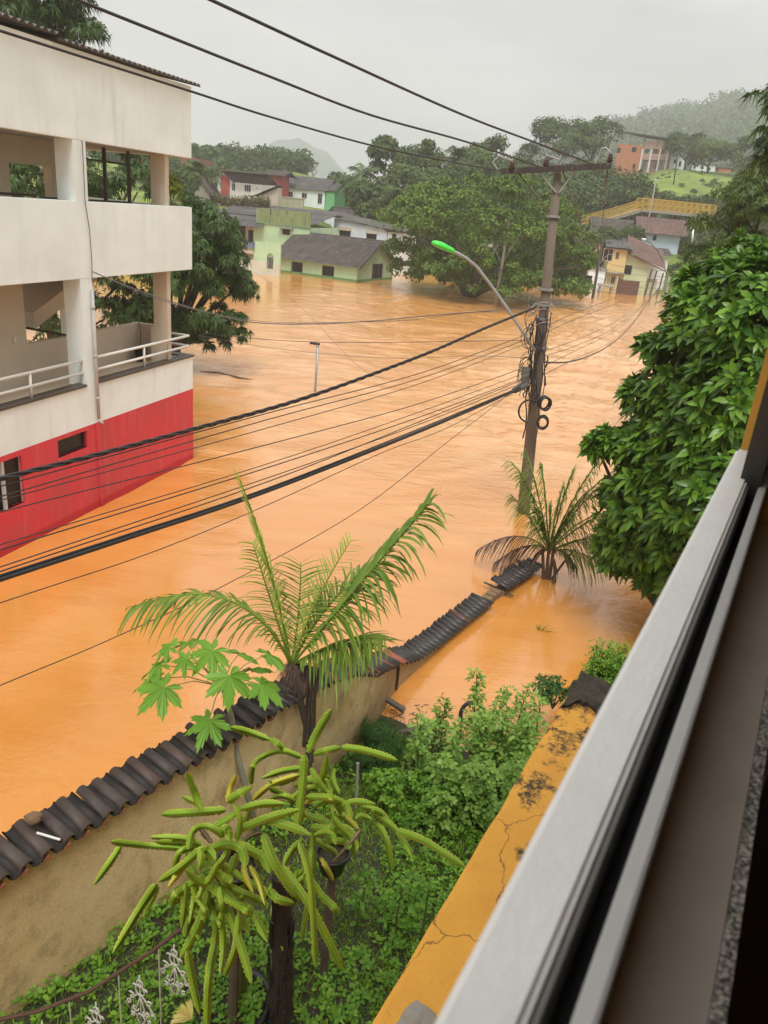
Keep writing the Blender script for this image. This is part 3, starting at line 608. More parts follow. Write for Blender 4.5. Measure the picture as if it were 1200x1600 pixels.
lt = thing('lean_to_shed', 'small cream lean-to shed with a sloping dark roof against the cream house', 'shed', fl.o, fl.rz)
a0 = fl.loc(399, 309); a1 = fl.loc(432, 290); a2 = fl.loc(434, 309)
b = MB(); b.poly([(a0[0]+.4, 0, -2.5), (a2[0], 0, -2.5), (a2[0], 0, a1[1]-.2), (a0[0]+.4, 0, a0[1]+.2)], (0, 1.2, 0)); b.build('wall', M_beige, lt)
b = MB(); corr(b, (a1[0]+.3, -.4, a1[1]), (0, 2.0, 0), (a0[0]-a1[0]-.6, 0, a0[1]-a1[1]+.1), 9, .05, 5); b.build('roof', T_dark, lt)
# small red house showing over its roof
fr_ = Fr(R(421, 281, 114), 100); w1 = fr_.loc(437, 278)[0]; zz1 = fr_.loc(430, 273)[1]
house('red_hut', 'small dark red hut with a low hipped tile roof behind the cream house', 'house', fr_, w1, 4, zz1, MATS['red_plaster'], T_dark, .45, 'x', .9, base=-3)
# D: long white house and green end
fd = Fr(R(438, 318, 118), 100); wD = fd.loc(507, 318)[0]; zD = fd.loc(470, 295)[1]
hD = [fd.hole(450, 457, 300, 307), fd.hole(472, 479, 302, 309), fd.hole(497, 503, 303, 318)]
house('long_white_house', 'long low white house with small dark windows below the grassy hill', 'house', fd, wD, 7, zD, M_white, T_grey, 1.5, 'x', .3, base=-3, front=hD, frame=FRAME)
fd2 = Fr(fd.w(wD+.05, .1, 0), 100); house('green_end_house', 'narrow bright green house at the end of the long white house', 'house', fd2, fd2.loc(522, 318)[0], 6, zD, paint('bright_green_plaster', (.18, .50, .22), (.1, .2, .1), .6), T_grey, 1.0, 'x', .2, base=-4)
# terrace walls below them
ft = Fr(R(423, 322, 104), 100); b = MB(); wt = ft.loc(474, 320)[0]; b.box(0, wt, 0, .3, -4, ft.loc(445, 309)[1]); b.box(-.1, wt+.1, -.06, .36, ft.loc(445, 309)[1], ft.loc(445, 309)[1]+.12)
tag(b.build('terrace_wall', paint('mossy_wall', (.42, .40, .28), (.1, .11, .05), 1.3, 1.5), None), 'mossy cream terrace wall in front of the long white house', 'wall').location = V(ft.o); bpy.data.objects['terrace_wall'].rotation_euler = (0, 0, ft.rz)
ft = Fr(R(300, 318, 99), 97); b = MB(); wt = ft.loc(422, 318)[0]; zt_ = ft.loc(380, 312)[1]; b.box(0, wt, 0, .3, -5, zt_)
o = tag(b.build('garden_terrace_wall', MATS['mossy_wall'], None), 'long low ochre wall with climbing plants under the cream house', 'wall'); o.location = V(ft.o); o.rotation_euler = (0, 0, ft.rz)
r_ = np.random.default_rng(31); n = 2500; px = r_.uniform(0, wt, n); P_ = np.stack([px, r_.uniform(-.5, .2, n), zt_+r_.normal(0, .25, n)+.15*np.sin(px)-.3*r_.random(n)], 1)
vs, fs = leaves(P_, sph(n, r_), sph(n, r_)+np.array([0, -1, 1]), .28, .14); o2 = link('hedge', np_mesh('hedge', vs, fs), leafmat('dry_hedge', (.10, .10, .04), (.20, .17, .08), .8, .1)); tag(o2, 'straggly olive hedge growing along the top of the ochre wall', 'hedge'); o2.location = V(ft.o); o2.rotation_euler = (0, 0, ft.rz)
# E: brown roofed house, and F: the painted white house
fe = Fr(R(494, 400, 99), 104); fe.o[2] = 0
zE = zat(505, 350, fe.o); wE = fe.loc(521, 365)[0]
eo = house('brown_roofed_house', 'narrow whitewashed house with a brown tiled roof between the green and white houses', 'house', fe, wE+1.5, 7, zE, M_white, T_dark, 1.9, 'y', .3, front=[fe.hole(497, 500, 362, 374), fe.hole(511, 517, 360, 374)], frame=BROWNF)
dp_ = R(505, 342, 98); o = thing('satellite_dish', 'small white satellite dish on the brown tiled roof', 'satellite dish', dp_)
MB().lathe([(0, .01), (.14, .04), (.24, .1), (.25, .11), (.14, .03), (0, -.01)]).turn(Matrix.Rotation(rad(70), 4, 'X') @ Matrix.Rotation(rad(20), 4, 'Y')).build('dish', M_al, o, smooth=True); MB().tube([(0, .05, 0), (0, .15, -.2), (0, .15, -1.6)], .03, 6).build('mast', M_steel, o)
ff_ = Fr(R(519, 400, 93), 100); ff_.o[2] = 0; wF = ff_.loc(602, 400)[0]; zF0 = ff_.loc(519, 341)[1]; zF1 = ff_.loc(601, 359)[1]
M_mural = None
m, t, b_ = newmat('faded_blue_white_wall'); v = coords(t); c = mixc(t, (.62, .66, .68), (.36, .48, .62), ramp(t, noise(t, coords(t, (.35, 1, .9)), 1.2, 5), [(.42, 0.), (.7, .8)])); c = mixc(t, c, (.2, .2, .18), ramp(t, noise(t, v, 2, 7, .7), [(.6, 0.), (.85, .5)])); t.links.new(c, b_.inputs['Base Color']); b_.inputs['Roughness'].default_value = .85; M_mural = m
hF = [ff_.hole(531, 547, 361, 373.5), ff_.hole(573, 587.5, 366, 379)]
fo = thing('blue_white_house', 'long white house with faded blue patches and two brown framed windows', 'house', ff_.o, ff_.rz)
MB().wall(0, wF, -2, zF1, 0, .2, hF).poly([(0, .001, zF1), (wF, .001, zF1), (0, .001, zF0)], (0, .2, 0)).box(0, .2, .2, 7, -2, zF1).build('wall', M_mural, fo)
for h in hF:
    w_ = window(fo, *h, frame=BROWNF, n=3); x0, x1, z0, z1 = h
    MB().box(x0-.15, x1+.15, -.12, 0, z1+.06, z1+.42).build('lintel', M_beige, w_)
MB().box(hF[0][0]-.3, hF[0][1]+.3, -.35, -.02, hF[0][2]-.2, hF[0][2]-.08).box(hF[1][0]-.3, hF[1][1]+.3, -.35, -.02, hF[1][2]-.2, hF[1][2]-.08).build('window_ledge', M_conc, fo)
b = MB(); corr(b, (-.3, -.35, zF0+.12), (wF+1.6, 0, (zF1-zF0)*(wF+1.6)/wF), (0, 4.5, .45), 46, .05, 3); b.box(-.3, wF+.8, -.34, -.28, zF0, zF0) ; b.build('roof', tilemat('mossy_grey_roof', [(.09, .095, .075), (.12, .12, .10)], .85, .6, .6), fo)
ff2 = Fr(ff_.w(wF+.06, .1, 0), 104); w2 = ff2.loc(628, 400)[0]; z2 = ff2.loc(615, 362)[1]
house('white_annex', 'white annex with one dark window half hidden by the big spreading tree', 'house', ff2, w2, 6, z2, M_white, MATS['mossy_grey_roof'], 1.0, 'shed', .3, front=[ff2.hole(613, 618, 366, 377)], style='shed')
ff3 = Fr(G(615, 421)+np.append(az(20)*5.0, 0), 118); ff3.o[2] = 0; z3 = ff3.loc(628, 397)[1]
house('orange_shed', 'small orange rendered shed standing in the water beside the big tree', 'shed', ff3, ff3.loc(650, 420)[0], 4, z3, paint('orange_plaster', (.45, .20, .10), (.2, .1, .05), .6), T_brown, .5, 'x', .2, style='shed')
# far left: brick building and a grey hut peeping past the white building
fg = Fr(R(283, 272, 150), 95); house('brick_building', 'unfinished red brick building far up the left bank', 'building', fg, fg.loc(307, 272)[0], 8, fg.loc(300, 246)[1], paint('red_brick_wall', (.26, .09, .065), (.3, .25, .2), .8), None, style='flat', base=-8, front=[fg.hole(292, 297, 250, 257), fg.hole(300, 304, 250, 257)])
fg = Fr(R(296, 311, 98), 90); house('grey_hut', 'small grey walled hut under palms left of the cream house', 'hut', fg, fg.loc(328, 311)[0], 5, fg.loc(310, 298)[1], M_conc, T_dark, 1.5, 'y', .4, base=-3)
fg = Fr(R(296, 322, 98), 97); o = thing('low_clay_roof_shed', 'low shed with a red brown clay roof beside the grey corrugated roof', 'shed', fg.o, fg.rz)
b = MB(); wq = fg.loc(344, 318)[0]; z9 = fg.loc(330, 312)[1]; corr(b, (-2, 3.5, z9+.6), (wq+2, 0, 0), (0, -3.6, -1.2), 26, .05, 5); b.build('roof', T_brown, o); MB().box(-1.6, wq-.4, .3, 3.4, -3, z9-.7).build('wall', M_conc, o)
# ================================================================== HOUSES AT THE RIGHT END OF THE WATER
def faw(q, base_px, xaz, z=0.0): return Fr(G(*base_px, z) if q is None else q, xaz)
M_yel = paint('yellow_plaster', (.72, .55, .24), (.35, .28, .14), .6); M_pgreen = paint('pistachio_plaster', (.56, .62, .38), (.25, .25, .15), .6)
fG = Fr(G(941, 456)+np.append(az(15)*1.5, 0), 100); fG.o[2] = 0
xg0 = fG.loc(919, 430)[0]; wG = fG.loc(974, 430)[0]; zG = fG.loc(974, 385)[1]
hG = [fG.hole(943, 957, 389, 407), fG.hole(962.5, 967, 394, 405), fG.hole(941.5, 945.5, 433, 444), fG.hole(955, 960.5, 432, 443)]
fG2 = Fr(fG.w(0, 0, 0), 100)
yo = house('yellow_house', 'two storey yellow house standing in the water at the far right bank', 'house', fG2, wG, 7, zG-.3, M_yel, T_grey, 1.1, 'x', .5, front=hG, style='shed', frame=M_beige)
MB().box(.0, wG+.1, -.6, 0, fG.loc(950, 419)[1]-.5, fG.loc(950, 419)[1]-.38).build('awning', M_conc, yo)
fw = Fr(fG.w(xg0, -.3, 0), 100); house('white_annex', 'white flat topped annex left of the yellow house, partly behind leaves', 'house', fw, -xg0-.05, 5, fG.loc(930, 421)[1], M_white, M_conc, 0, style='flat', front=[fw.hole(915, 924, 431, 443)], over=.15)
o = thing('flat_canopy', 'small grey flat canopy just above the water before the yellow house', 'canopy', fG.w(-.5, -3.6, 0), fG.rz)
zc = .75; MB().box(-.3, wG*.72, 0, 2.8, zc, zc+.12).build('roof', M_conc, o); b = MB(); [b.box(x, x+.12, y, y+.12, -2, zc) for x in (-.1, wG*.6) for y in (.1, 2.4)]; b.build('post', M_conc, o)
fH = Fr(fG.w(wG+.08, .3, 0), 102); wH = fH.loc(1012, 430)[0]; zHl = fH.loc(975, 396)[1]; zHr = fH.loc(1012, 416)[1]
hH = [fH.hole(973.5, 986.5, 415, 428)]; hH = [(hH[0][0]+.15, hH[0][1], hH[0][2], hH[0][3])]
go_ = thing('pistachio_house', 'two storey pale green house with a long brown roof sloping to the right', 'house', fH.o, fH.rz)
MB().wall(0, wH, -2, zHr, 0, .2, hH).poly([(0, .001, zHr), (wH, .001, zHr), (0, .001, zHl)], (0, .2, 0)).box(wH-.2, wH, .2, 7, -2, zHr).build('wall', M_pgreen, go_)
window(go_, *hH[0], n=3, frame=M_dark)
k = (zHr-zHl)/wH; wr = fH.loc(1040, 416)[0]
b = MB(); corr(b, (-.1, -.6, zHl+.2), (0, 7.5, 1.8), (wr+.1, 0, k*.78*wr), 30, .055, 12); b.poly([(-.1, -.6, zHl+.1), (wr, -.6, zHl+.1+k*.78*wr), (wr, -.6, zHl-.05+k*.78*wr), (-.1, -.6, zHl-.05)], (0, .08, 0)); b.build('roof', T_brown, go_)
b = MB()
for px_ in (1015, 1023, 1034): x = fH.loc(px_, 440)[0]; b.beam((x-.3, .2, -2), (x, .2, zHr-.2+k*.5*max(0, x-wH)), .16)
b.build('porch_post', M_wood, go_); MB().box(wH, wr-.3, 3.5, 3.7, -2, zHr-1.5).build('porch_wall', M_beige, go_); MB().box(wH+.1, wr-.5, .3, .4, -1, 1.5).build('porch_wall_low', M_pgreen, go_)
fr3 = Fr(fH.w(-.6, -2.2, 0), 102); o = thing('brown_gate', 'dark brown boarded gate between the yellow and pale green houses', 'gate', fr3.o, fr3.rz); g0 = fr3.loc(964, 445)[0]; g1 = fr3.loc(999, 445)[0]
b = MB(); b.poly([(g0, 0, -1), (g1, 0, -1), (g1, 0, fr3.loc(998, 440)[1]), (g0+(g1-g0)*.25, 0, fr3.loc(975, 438)[1]), (g0, 0, fr3.loc(965, 431)[1])], (0, .1, 0)); b.build('board', plain('red_brown_boards', (.12, .06, .04), .8), o)
b = MB(); b.box(g0-.12, g0, -.05, .2, -1, 1.9); b.box(g1, g1+.12, -.05, .2, -1, 1.9); b.build('post', M_pgreen, o)
fI = Fr(R(998, 391, 112), 100); wI = fI.loc(1060, 386)[0]; zI = fI.loc(1000, 360)[1]
hI = [fI.hole(1005, 1008.5, 368, 373), fI.hole(1021, 1025, 368, 375)]
bo_ = house('light_blue_house', 'light blue upper house with a brown tiled gable roof on the right bank', 'house', fI, wI, 8, zI, paint('light_blue_plaster', (.52, .66, .74), (.3, .36, .4), .5), T_brown, 1.6, 'x', .8, base=-6, front=hI, frame=BROWNF)
fI2 = Fr(R(985, 398, 104), 100); wq = fI2.loc(1053, 398)[0]; o = thing('lower_shed_roof', 'grey brown shed roof below the light blue house', 'shed', fI2.o, fI2.rz); z0 = fI2.loc(1010, 398)[1]; z1 = fI2.loc(1010, 383)[1]
b = MB(); corr(b, (0, 5.5, z1-.3), (wq, 0, 0), (0, -5.5, z0-z1+.3), 36, .05, 5); b.build('roof', T_dark, o); MB().box(.4, wq-.4, .5, 5, -6, z0-.3).build('wall', M_white, o)
fJ = Fr(R(928, 386, 114), 98); wJ = fJ.loc(983, 380)[0]; zJ = fJ.loc(950, 362.5)[1]
house('pink_house', 'salmon pink house with a dark grey tiled roof left of the light blue house', 'house', fJ, wJ, 8, zJ, paint('pink_plaster', (.66, .34, .26), (.35, .2, .15), .4), T_dark, 1.6, 'x', .9, base=-6)
# ---- up the hill
fO = Fr(R(997, 268, 196), 128); wO = fO.loc(1040, 262)[0]; zO = fO.loc(998, 228)[1]; zO2 = fO.loc(998, 247)[1]
oo = thing('orange_building', 'orange three storey apartment building with open balconies on top of the hill', 'building', fO.o, fO.rz)
M_or = paint('orange_brick', (.50, .20, .10), (.3, .16, .1), .6)
fOl = Fr(R(960, 262, 194), 96); w_l = 0
# left wing wall seen square on, right wing with balconies
dl = np.hypot(*(fO.o-fOl.o)[:2]); azl = math.degrees(math.atan2(*(fO.o-fOl.o)[:2])); fOl = Fr(np.array([fOl.o[0], fOl.o[1], fO.o[2]]), azl)
lw = MB(); hs = [fOl.hole(965, 969, 232, 238), fOl.hole(988, 993.5, 230.5, 237), fOl.hole(989, 992, 257, 262)]; lw.wall(0, dl, -8, zO, 0, .3, hs)
Ml = Matrix.Translation(Vector(((fOl.o-fO.o)@fO.x, (fOl.o-fO.o)@fO.y, 0))) @ Matrix.Rotation(fOl.rz-fO.rz, 4, 'Z')
lw.turn(Ml); lw.build('left_wall', M_or, oo)
for h in hs: window(oo, *h, turn=Ml, frame=BROWNF, t=.12)
fl_h = (zO+.3)/3*1.0; rw = MB()
for k in range(2):
    z0 = k*zO/2; rw.wall(0, wO, z0, z0+zO/2, 1.6, 1.9, [(wO*.12, wO*.24, z0+.2, z0+2.4), (wO*.45, wO*.6, z0+.9, z0+2.2), (wO*.75, wO*.9, z0+.2, z0+2.4)])
rw.box(0, wO, 1.6, 9, -8, -.02); rw.build('right_wall', paint('salmon_wall', (.52, .33, .27), amt=.4), oo)
rw = MB(); rw.box(0, wO, 0, 1.6, zO/2-.1, zO/2+.1); rw.box(0, wO, 0, .15, zO/2+.1, zO/2+1.1); rw.box(0, wO, 0, 1.6, -.3, 0); rw.box(0, wO, 0, .15, zO-.5, zO+1.0)
rw.build('balcony', MATS['salmon_wall'], oo)
rw = MB()
for x in (0, wO*.33, wO*.66, wO-.3): rw.box(x, x+.3, -.02, .3, 0, zO-.5)
rw.build('balcony_post', M_white, oo)
rw = MB(); zr = fO.loc(997, 215)[1]; pL_ = Ml @ Vector((-.5, -.5, zr+1.2)); pts = [(pL_.x, pL_.y, zr+.6), (0, -.8, zr+.4), (wO+.6, -.8, zr-.4), (wO+.6, 9, zr-.2), (pL_.x, 9, zr+.9)]; rw.poly(pts, (0, 0, .22)); rw.build('roof', T_dark, oo)
for x, y in [(0.1, -.1), (wO*.5, -.1), (wO-.3, -.1)]: MB().box(x, x+.3, y, y+.3, zO, zr-.3).build('roof_post', M_conc, oo)
for f_ in (.02, .4, .97): q = Ml @ Vector((dl*f_, 0, 0)); MB().box(q.x, q.x+.3, q.y, q.y+.3, zO, zr+.7).build('roof_post', M_conc, oo)
for i, (nm, lb, x0, x1, yb, yt, mt, rr_, hs_) in enumerate([
   ('brick_house', 'bare brick upper storey beside the orange building', 1024, 1041, 240, 222.5, MATS['red_brick_wall'], 206, []),
   ('cream_hill_house', 'cream house with a dark roof edge right of the orange building', 1027, 1046, 265, 234, M_cream, 201, [(1029, 1033, 243, 246)]),
   ('white_hill_house', 'white house behind two thin trunks on the hilltop', 1046, 1070, 266, 242, M_white, 202, [(1061, 1064, 252, 260), (1053, 1056, 250, 255)]),
   ('long_low_house', 'long low white house stepping down under the hilltop trees', 1079, 1116, 270, 256, M_white, 206, [(1084, 1087, 258, 262), (1096, 1099, 260, 264), (1107, 1110, 262, 266)]),
   ('orange_roofed_cottage', 'small cottage with an orange wall at the right end of the hilltop', 1121, 1141, 273, 262, M_or, 208, []),
   ('far_white_cottage', 'tiny white cottage farthest right on the hilltop', 1178, 1189, 278, 269, M_white, 215, [])]):
    f_ = Fr(R(x0, yb, rr_), 105+i % 2*4); h_ = [f_.hole(*q) for q in hs_]
    house(nm, lb, 'house', f_, max(2.5, f_.loc(x1, yb)[0]), 6, f_.loc((x0+x1)/2, yt)[1], mt, T_dark, .7 if i else .3, 'x', .3, base=-6, front=h_, frame=BROWNF, style='flat' if i in (1,) else 'shed', rows=2)
# ---- yellow footbridge
A_ = R(1003, 327, 122); B_ = R(1116, 338, 128); fB = Fr(A_, math.degrees(math.atan2(B_[0]-A_[0], B_[1]-A_[1]))); L = float(np.hypot(*(B_-A_)[:2]))
o = thing('footbridge', 'yellow caged pedestrian footbridge with a long ramp crossing below the hill', 'footbridge', fB.o, fB.rz); hB = fB.loc(1003, 309)[1]; dz = B_[2]-A_[2]
M_by = paint('yellow_bridge_paint', (.52, .33, .05), (.2, .13, .05), .6, 2)
MB().beam((0, .9, -.15), (L, .9, dz-.15), 2.0, .35).build('deck', M_conc, o)
b = MB()
for y in (0, 1.8):
    for h in (.1, hB*.5, hB): b.beam((0, y, h), (L, y, h+dz), .10)
    for k in range(61): b.beam((L*k/60, y, 0), (L*k/60, y, hB+dz*k/60), .045 if k % 5 else .13)
    for k in range(12): b.beam((L*k/12, y, 0), (L*(k+1)/12, y, hB+dz), .06)
b.build('cage_railing', M_by, o)
pr = [(1003, 327, 122), (985, 333, 121), (960, 340, 120), (935, 346.5, 119), (914, 352, 118)]; P3 = [R(*q) for q in pr]; Mi = lambda p: ((p-fB.o)@fB.x, (p-fB.o)@fB.y, p[2]-fB.o[2])
b = MB(); c_ = MB()
for q0, q1 in zip(P3[:-1], P3[1:]):
    q0, q1 = np.array(Mi(q0)), np.array(Mi(q1)); c_.beam(q0+[0, .9, -.15], q1+[0, .9, -.15], 1.8, .3)
    for y in (0, 1.8):
        for h in (.1, .6, 1.1): b.beam(q0+[0, y, h], q1+[0, y, h], .09)
        for k in range(8): a = q0+(q1-q0)*k/8+[0, y, 0]; b.beam(a, a+[0, 0, 1.1], .05)
b.build('ramp_railing', M_by, o); c_.build('ramp', M_conc, o)
b = MB()
for q in P3[1:4]:
    a = np.array(Mi(q)); [b.beam(a+[0, y, -6], a+[0, y, -.3], .22) for y in (.2, 1.6)]
for k in (.02, .12, .22, .55, .93, 1): [b.beam((L*k, y, -8), (L*k, y, -.2), .22) for y in (.2, 1.6)]
b.build('pier', plain('dark_steel', (.06, .06, .055), .6), o)
# ================================================================== TREES AND WOODS
def palm(name, label, base, h, nf, fl, seed, mat=LF_palm, group=None, r0=.16, lean=(0, 0), nleaf=26, cat='palm', droop=.9, mesh_one=True, lw=.05):
    r = np.random.default_rng(seed); o = thing(name, label, cat, base, 0, group)
    top = np.array([lean[0], lean[1], h]); b = MB(); b.tube([(lean[0]*t_*t_, lean[1]*t_*t_, h*t_) for t_ in np.linspace(0, 1, 8)], [r0*(1.15-.35*t_) for t_ in np.linspace(0, 1, 8)], 9); b.build('trunk', M_barkp, o, smooth=True)
    ps = []
    for k in range(nf):
        a = 2*math.pi*k/nf+r.uniform(-.3, .3); e = r.uniform(-.35, 1.15); L = fl*r.uniform(.8, 1.1)
        d0 = np.array([math.cos(a)*math.cos(e), math.sin(a)*math.cos(e), math.sin(e)]); t_ = np.linspace(.06, 1, nleaf)
        p = top+d0*(t_[:, None]*L); p[:, 2] -= droop*L*.55*t_**2.2; tg = nrm(np.gradient(p, axis=0)); side = nrm(np.cross(tg, np.array([0, 0, 1.0])))
        ll = L*.33*np.sin(np.pi*np.clip(t_*.9+.12, 0, 1))**.6
        for sg in (-1, 1):
            dd = tg*.45+side*sg+np.array([0, 0, -.35])+.12*r.normal(size=tg.shape); ps.append(leaves(p, dd, np.cross(side, tg), ll, lw*fl*.5, BL, .35))
        w0 = .02*fl; q = np.stack([p-side*w0, p+side*w0], 1).reshape(-1, 3); n = len(p); fq = np.array([(2*i, 2*i+1, 2*i+3) for i in range(n-1)]+[(2*i, 2*i+3, 2*i+2) for i in range(n-1)]); ps.append((q, fq))
    vs, fs = join(ps); link('fronds', np_mesh('fronds', vs, fs), mat, o); return o
def forest(name, label, a0, a1, r0, r1, n, cr, leaf, q, seed, mat=LF_far, h=(.6, 1.0), keep=None):
    r = np.random.default_rng(seed); ps = []; tr = MB()
    for i in range(n):
        a = r.uniform(a0, a1); rr_ = math.sqrt(r.uniform(r0*r0, r1*r1)); x, y = rr_*math.sin(rad(a)), rr_*math.cos(rad(a))
        if keep and not keep(a, rr_): continue
        z = tz(x, y); c_ = cr*r.uniform(.6, 1.35); hh_ = c_*r.uniform(*h)*1.5
        ps.append(crown((x, y, z+hh_), (c_, c_, c_*.85), 7, c_*.5, q, leaf, r, hang=.1, asp=.75, fill=.35))
        ps.append(((np.array([[x-.15, y, z-1], [x+.15, y, z-1], [x, y, z+hh_]])), np.array([[0, 1, 2]])))
    vs, fs = join(ps); return tag(link(name, np_mesh(name, vs, fs), mat), label, 'woodland', kind='stuff')
forest('left_hill_woods', 'dense woods on the misty hill above the cream house', -21, -7.6, 196, 245, 420, 2.8, .8, 200, 41, h=(.3, .7))
forest('left_slope_bushes', 'scattered bushes on the slope behind the left houses', -19, 2, 112, 180, 170, 1.5, .5, 160, 42, h=(.2, .5), keep=lambda a, r: (r > 132 and a < -9.5) or a > -3 or a < -14)
forest('valley_woods', 'low woods in the valley gap between the hills', -5.5, 5.5, 140, 270, 330, 2.4, .8, 180, 43, h=(.2, .5))
forest('right_hill_woods', 'dark dense woods covering the hillside behind the big spreading tree', 3.5, 15.4, 108, 215, 700, 2.8, .7, 260, 44, h=(.3, .7), keep=lambda a, r: not (12.6 < a and r > 150) and not (a > 10.6 and r < 131))
forest('bridge_slope_scrub', 'thick scrub on the bank under the footbridge', 11, 26, 117, 143, 330, 1.5, .45, 200, 45, h=(.1, .4), keep=lambda a, r: r > 129 or a > 21)
forest('bank_scrub', 'dark scrub along the water edge behind the big spreading tree', 0, 12.6, 99, 110, 200, 1.7, .45, 220, 48, h=(.2, .6))
forest('stair_scrub', 'dark scrub filling the bank right of the light blue house', 18.6, 27, 105, 128, 200, 1.5, .4, 220, 49, h=(.2, .6))
forest('slope_shrubs', 'small shrubs dotted over the grassy slope below the hilltop houses', 15.5, 26, 138, 188, 75, .55, .3, 90, 50, h=(.0, .2))
forest('mountain_forest', 'cloud forest covering the far mountain', 7, 28, 480, 1030, 2600, 9.5, 3.2, 80, 46, h=(.2, .6))
forest('hilltop_trees', 'row of trees behind the hilltop houses', 20, 26.5, 216, 245, 60, 2.2, .7, 220, 47, h=(.2, .6))
LFm = LF_far
def T(name, label, px, py, r, cr, rz=None, lr=None, n=1500, size=.6, mat=LF_far, seed=1, group=None, nl=12, r0=.3, base=None, **kw):
    c = R(px, py, r); bz = tz(c[0], c[1])-.3 if base is None else base
    return tree(name, label, (c[0], c[1], bz), c, (cr, cr, rz or cr*.8), nl, lr or cr*.45, n, size, mat, seed, group, r0, **kw)
T('hilltop_tree', 'broad round tree on the hilltop right of the orange building', 1076, 232, 192, 4.2, 3.0, n=2200, seed=1, asp=.7)
T('hilltop_tree', 'paler spreading tree on the hilltop above the long low house', 1110, 246, 190, 4.6, 3.0, n=2400, seed=2, asp=.7, mat=LF_lit)
T('hilltop_tree', 'open crowned tree near the right end of the hilltop', 1165, 243, 190, 3.6, 2.8, n=1500, seed=3, asp=.7)
T('hill_tree', 'tall domed tree on the skyline behind the top of the utility pole', 860, 232, 172, 5.6, 4.6, n=3600, seed=4, asp=.7)
T('hill_tree', 'tall domed tree on the skyline left of the orange building', 928, 222, 176, 5.0, 4.2, n=3200, seed=5, asp=.7)
T('hill_tree', 'thin feathery tree on the skyline between the palm and the utility pole', 768, 238, 150, 3.2, 2.2, n=1200, seed=6, asp=.6)
for i, (px, py, r, cr, rz, mt, lb) in enumerate([
   (610, 262, 118, 3.2, 3.6, LF_far, 'dark bushy tree rising above the palms behind the white annex'), (655, 258, 122, 3.6, 3.6, LF_far, 'wide dark tree between the two tallest bank palms'),
   (635, 300, 112, 3.4, 3.0, LF_lit, 'pale green tree behind the left shoulder of the big spreading tree'), (575, 318, 108, 3.0, 2.4, LF_far, 'low dark tree above the blue white house'),
   (690, 292, 115, 3.4, 2.8, LF_far, 'dark tree just above the top of the big spreading tree'), (540, 302, 125, 2.6, 2.0, LF_far, 'small round tree right of the bright green house'),
   (735, 270, 128, 3.6, 3.0, LF_lit, 'light green tree under the tall bank palm'), (605, 335, 104, 2.6, 2.2, LF_lit, 'leafy low tree over the roof of the white annex')]):
    T('bank_tree', lb, px, py, r, cr, rz, n=2600, size=.55, mat=mt, seed=20+i, group='trees on the bank between the houses', asp=.65)
T('slope_tree', 'lone thin tree at the right edge of the left hill woods', 440, 262, 175, 2.8, 2.4, n=1100, seed=51, asp=.6)
T('garden_tree', 'round green garden tree in front of the pink house', 946, 374, 104, 2.1, 1.3, n=1500, size=.35, seed=52, base=-1)
T('garden_tree', 'small green tree before the gable of the light blue house', 987, 374, 106, 1.5, 1.5, n=1200, size=.35, seed=53, base=-1)
T('gate_bush', 'dark bush growing behind the brown gate', 984, 438, 101, 1.5, 1.2, n=1000, size=.3, seed=54, base=-1, cat='bush', mat=LF_dark)
T('hut_tree', 'grey green tree beside the grey hut left of the cream house', 292, 290, 93, 1.5, 1.7, n=1500, size=.4, seed=55)
for i, (px, py, r, h, lb) in enumerate([(337, 240, 165, 9, 'tall palm on the slope above the cream house'), (306, 272, 100, 6, 'palm beside the grey hut'), (713, 246, 118, 9, 'tallest palm, above the middle of the big spreading tree'),
    (567, 272, 112, 8, 'palm leaning over the valley right of the far peak'), (592, 302, 106, 7, 'shaggy palm above the right half of the blue white house'), (352, 262, 150, 5, 'short palm peeping over the cream house roof'), (622, 300, 104, 7, 'palm beside the left shoulder of the big spreading tree')]):
    c = R(px, py, r); palm('hillside_palm', lb, (c[0], c[1], min(c[2]-2.5, tz(c[0], c[1]))), max(2.5, c[2]-tz(c[0], c[1])), 17, 3.6 if i < 4 else 3.0, 60+i, group='palms on the far bank')
# banana clump
c = R(556, 345, 104); o = thing('banana_plant', 'banana plant with broad upright leaves behind the blue white house', 'banana plant', (c[0], c[1], c[2]-3.2)); r_ = np.random.default_rng(8); n = 14
a = r_.uniform(0, 6.28, n); d = np.stack([np.cos(a)*.6, np.sin(a)*.6, r_.uniform(.4, 1.2, n)], 1); vs, fs = leaves(np.tile([[0, 0, 2.0]], (n, 1)), d, d+np.array([0, 0, 2.]), 2.6, .6, L8, .35)
link('leaf_blades', np_mesh('leaf_blades', vs, fs), LF_lit, o); MB().tube([(0, 0, 0), (0, 0, 2.2)], [.22, .14], 8).build('stem', M_barkp, o)
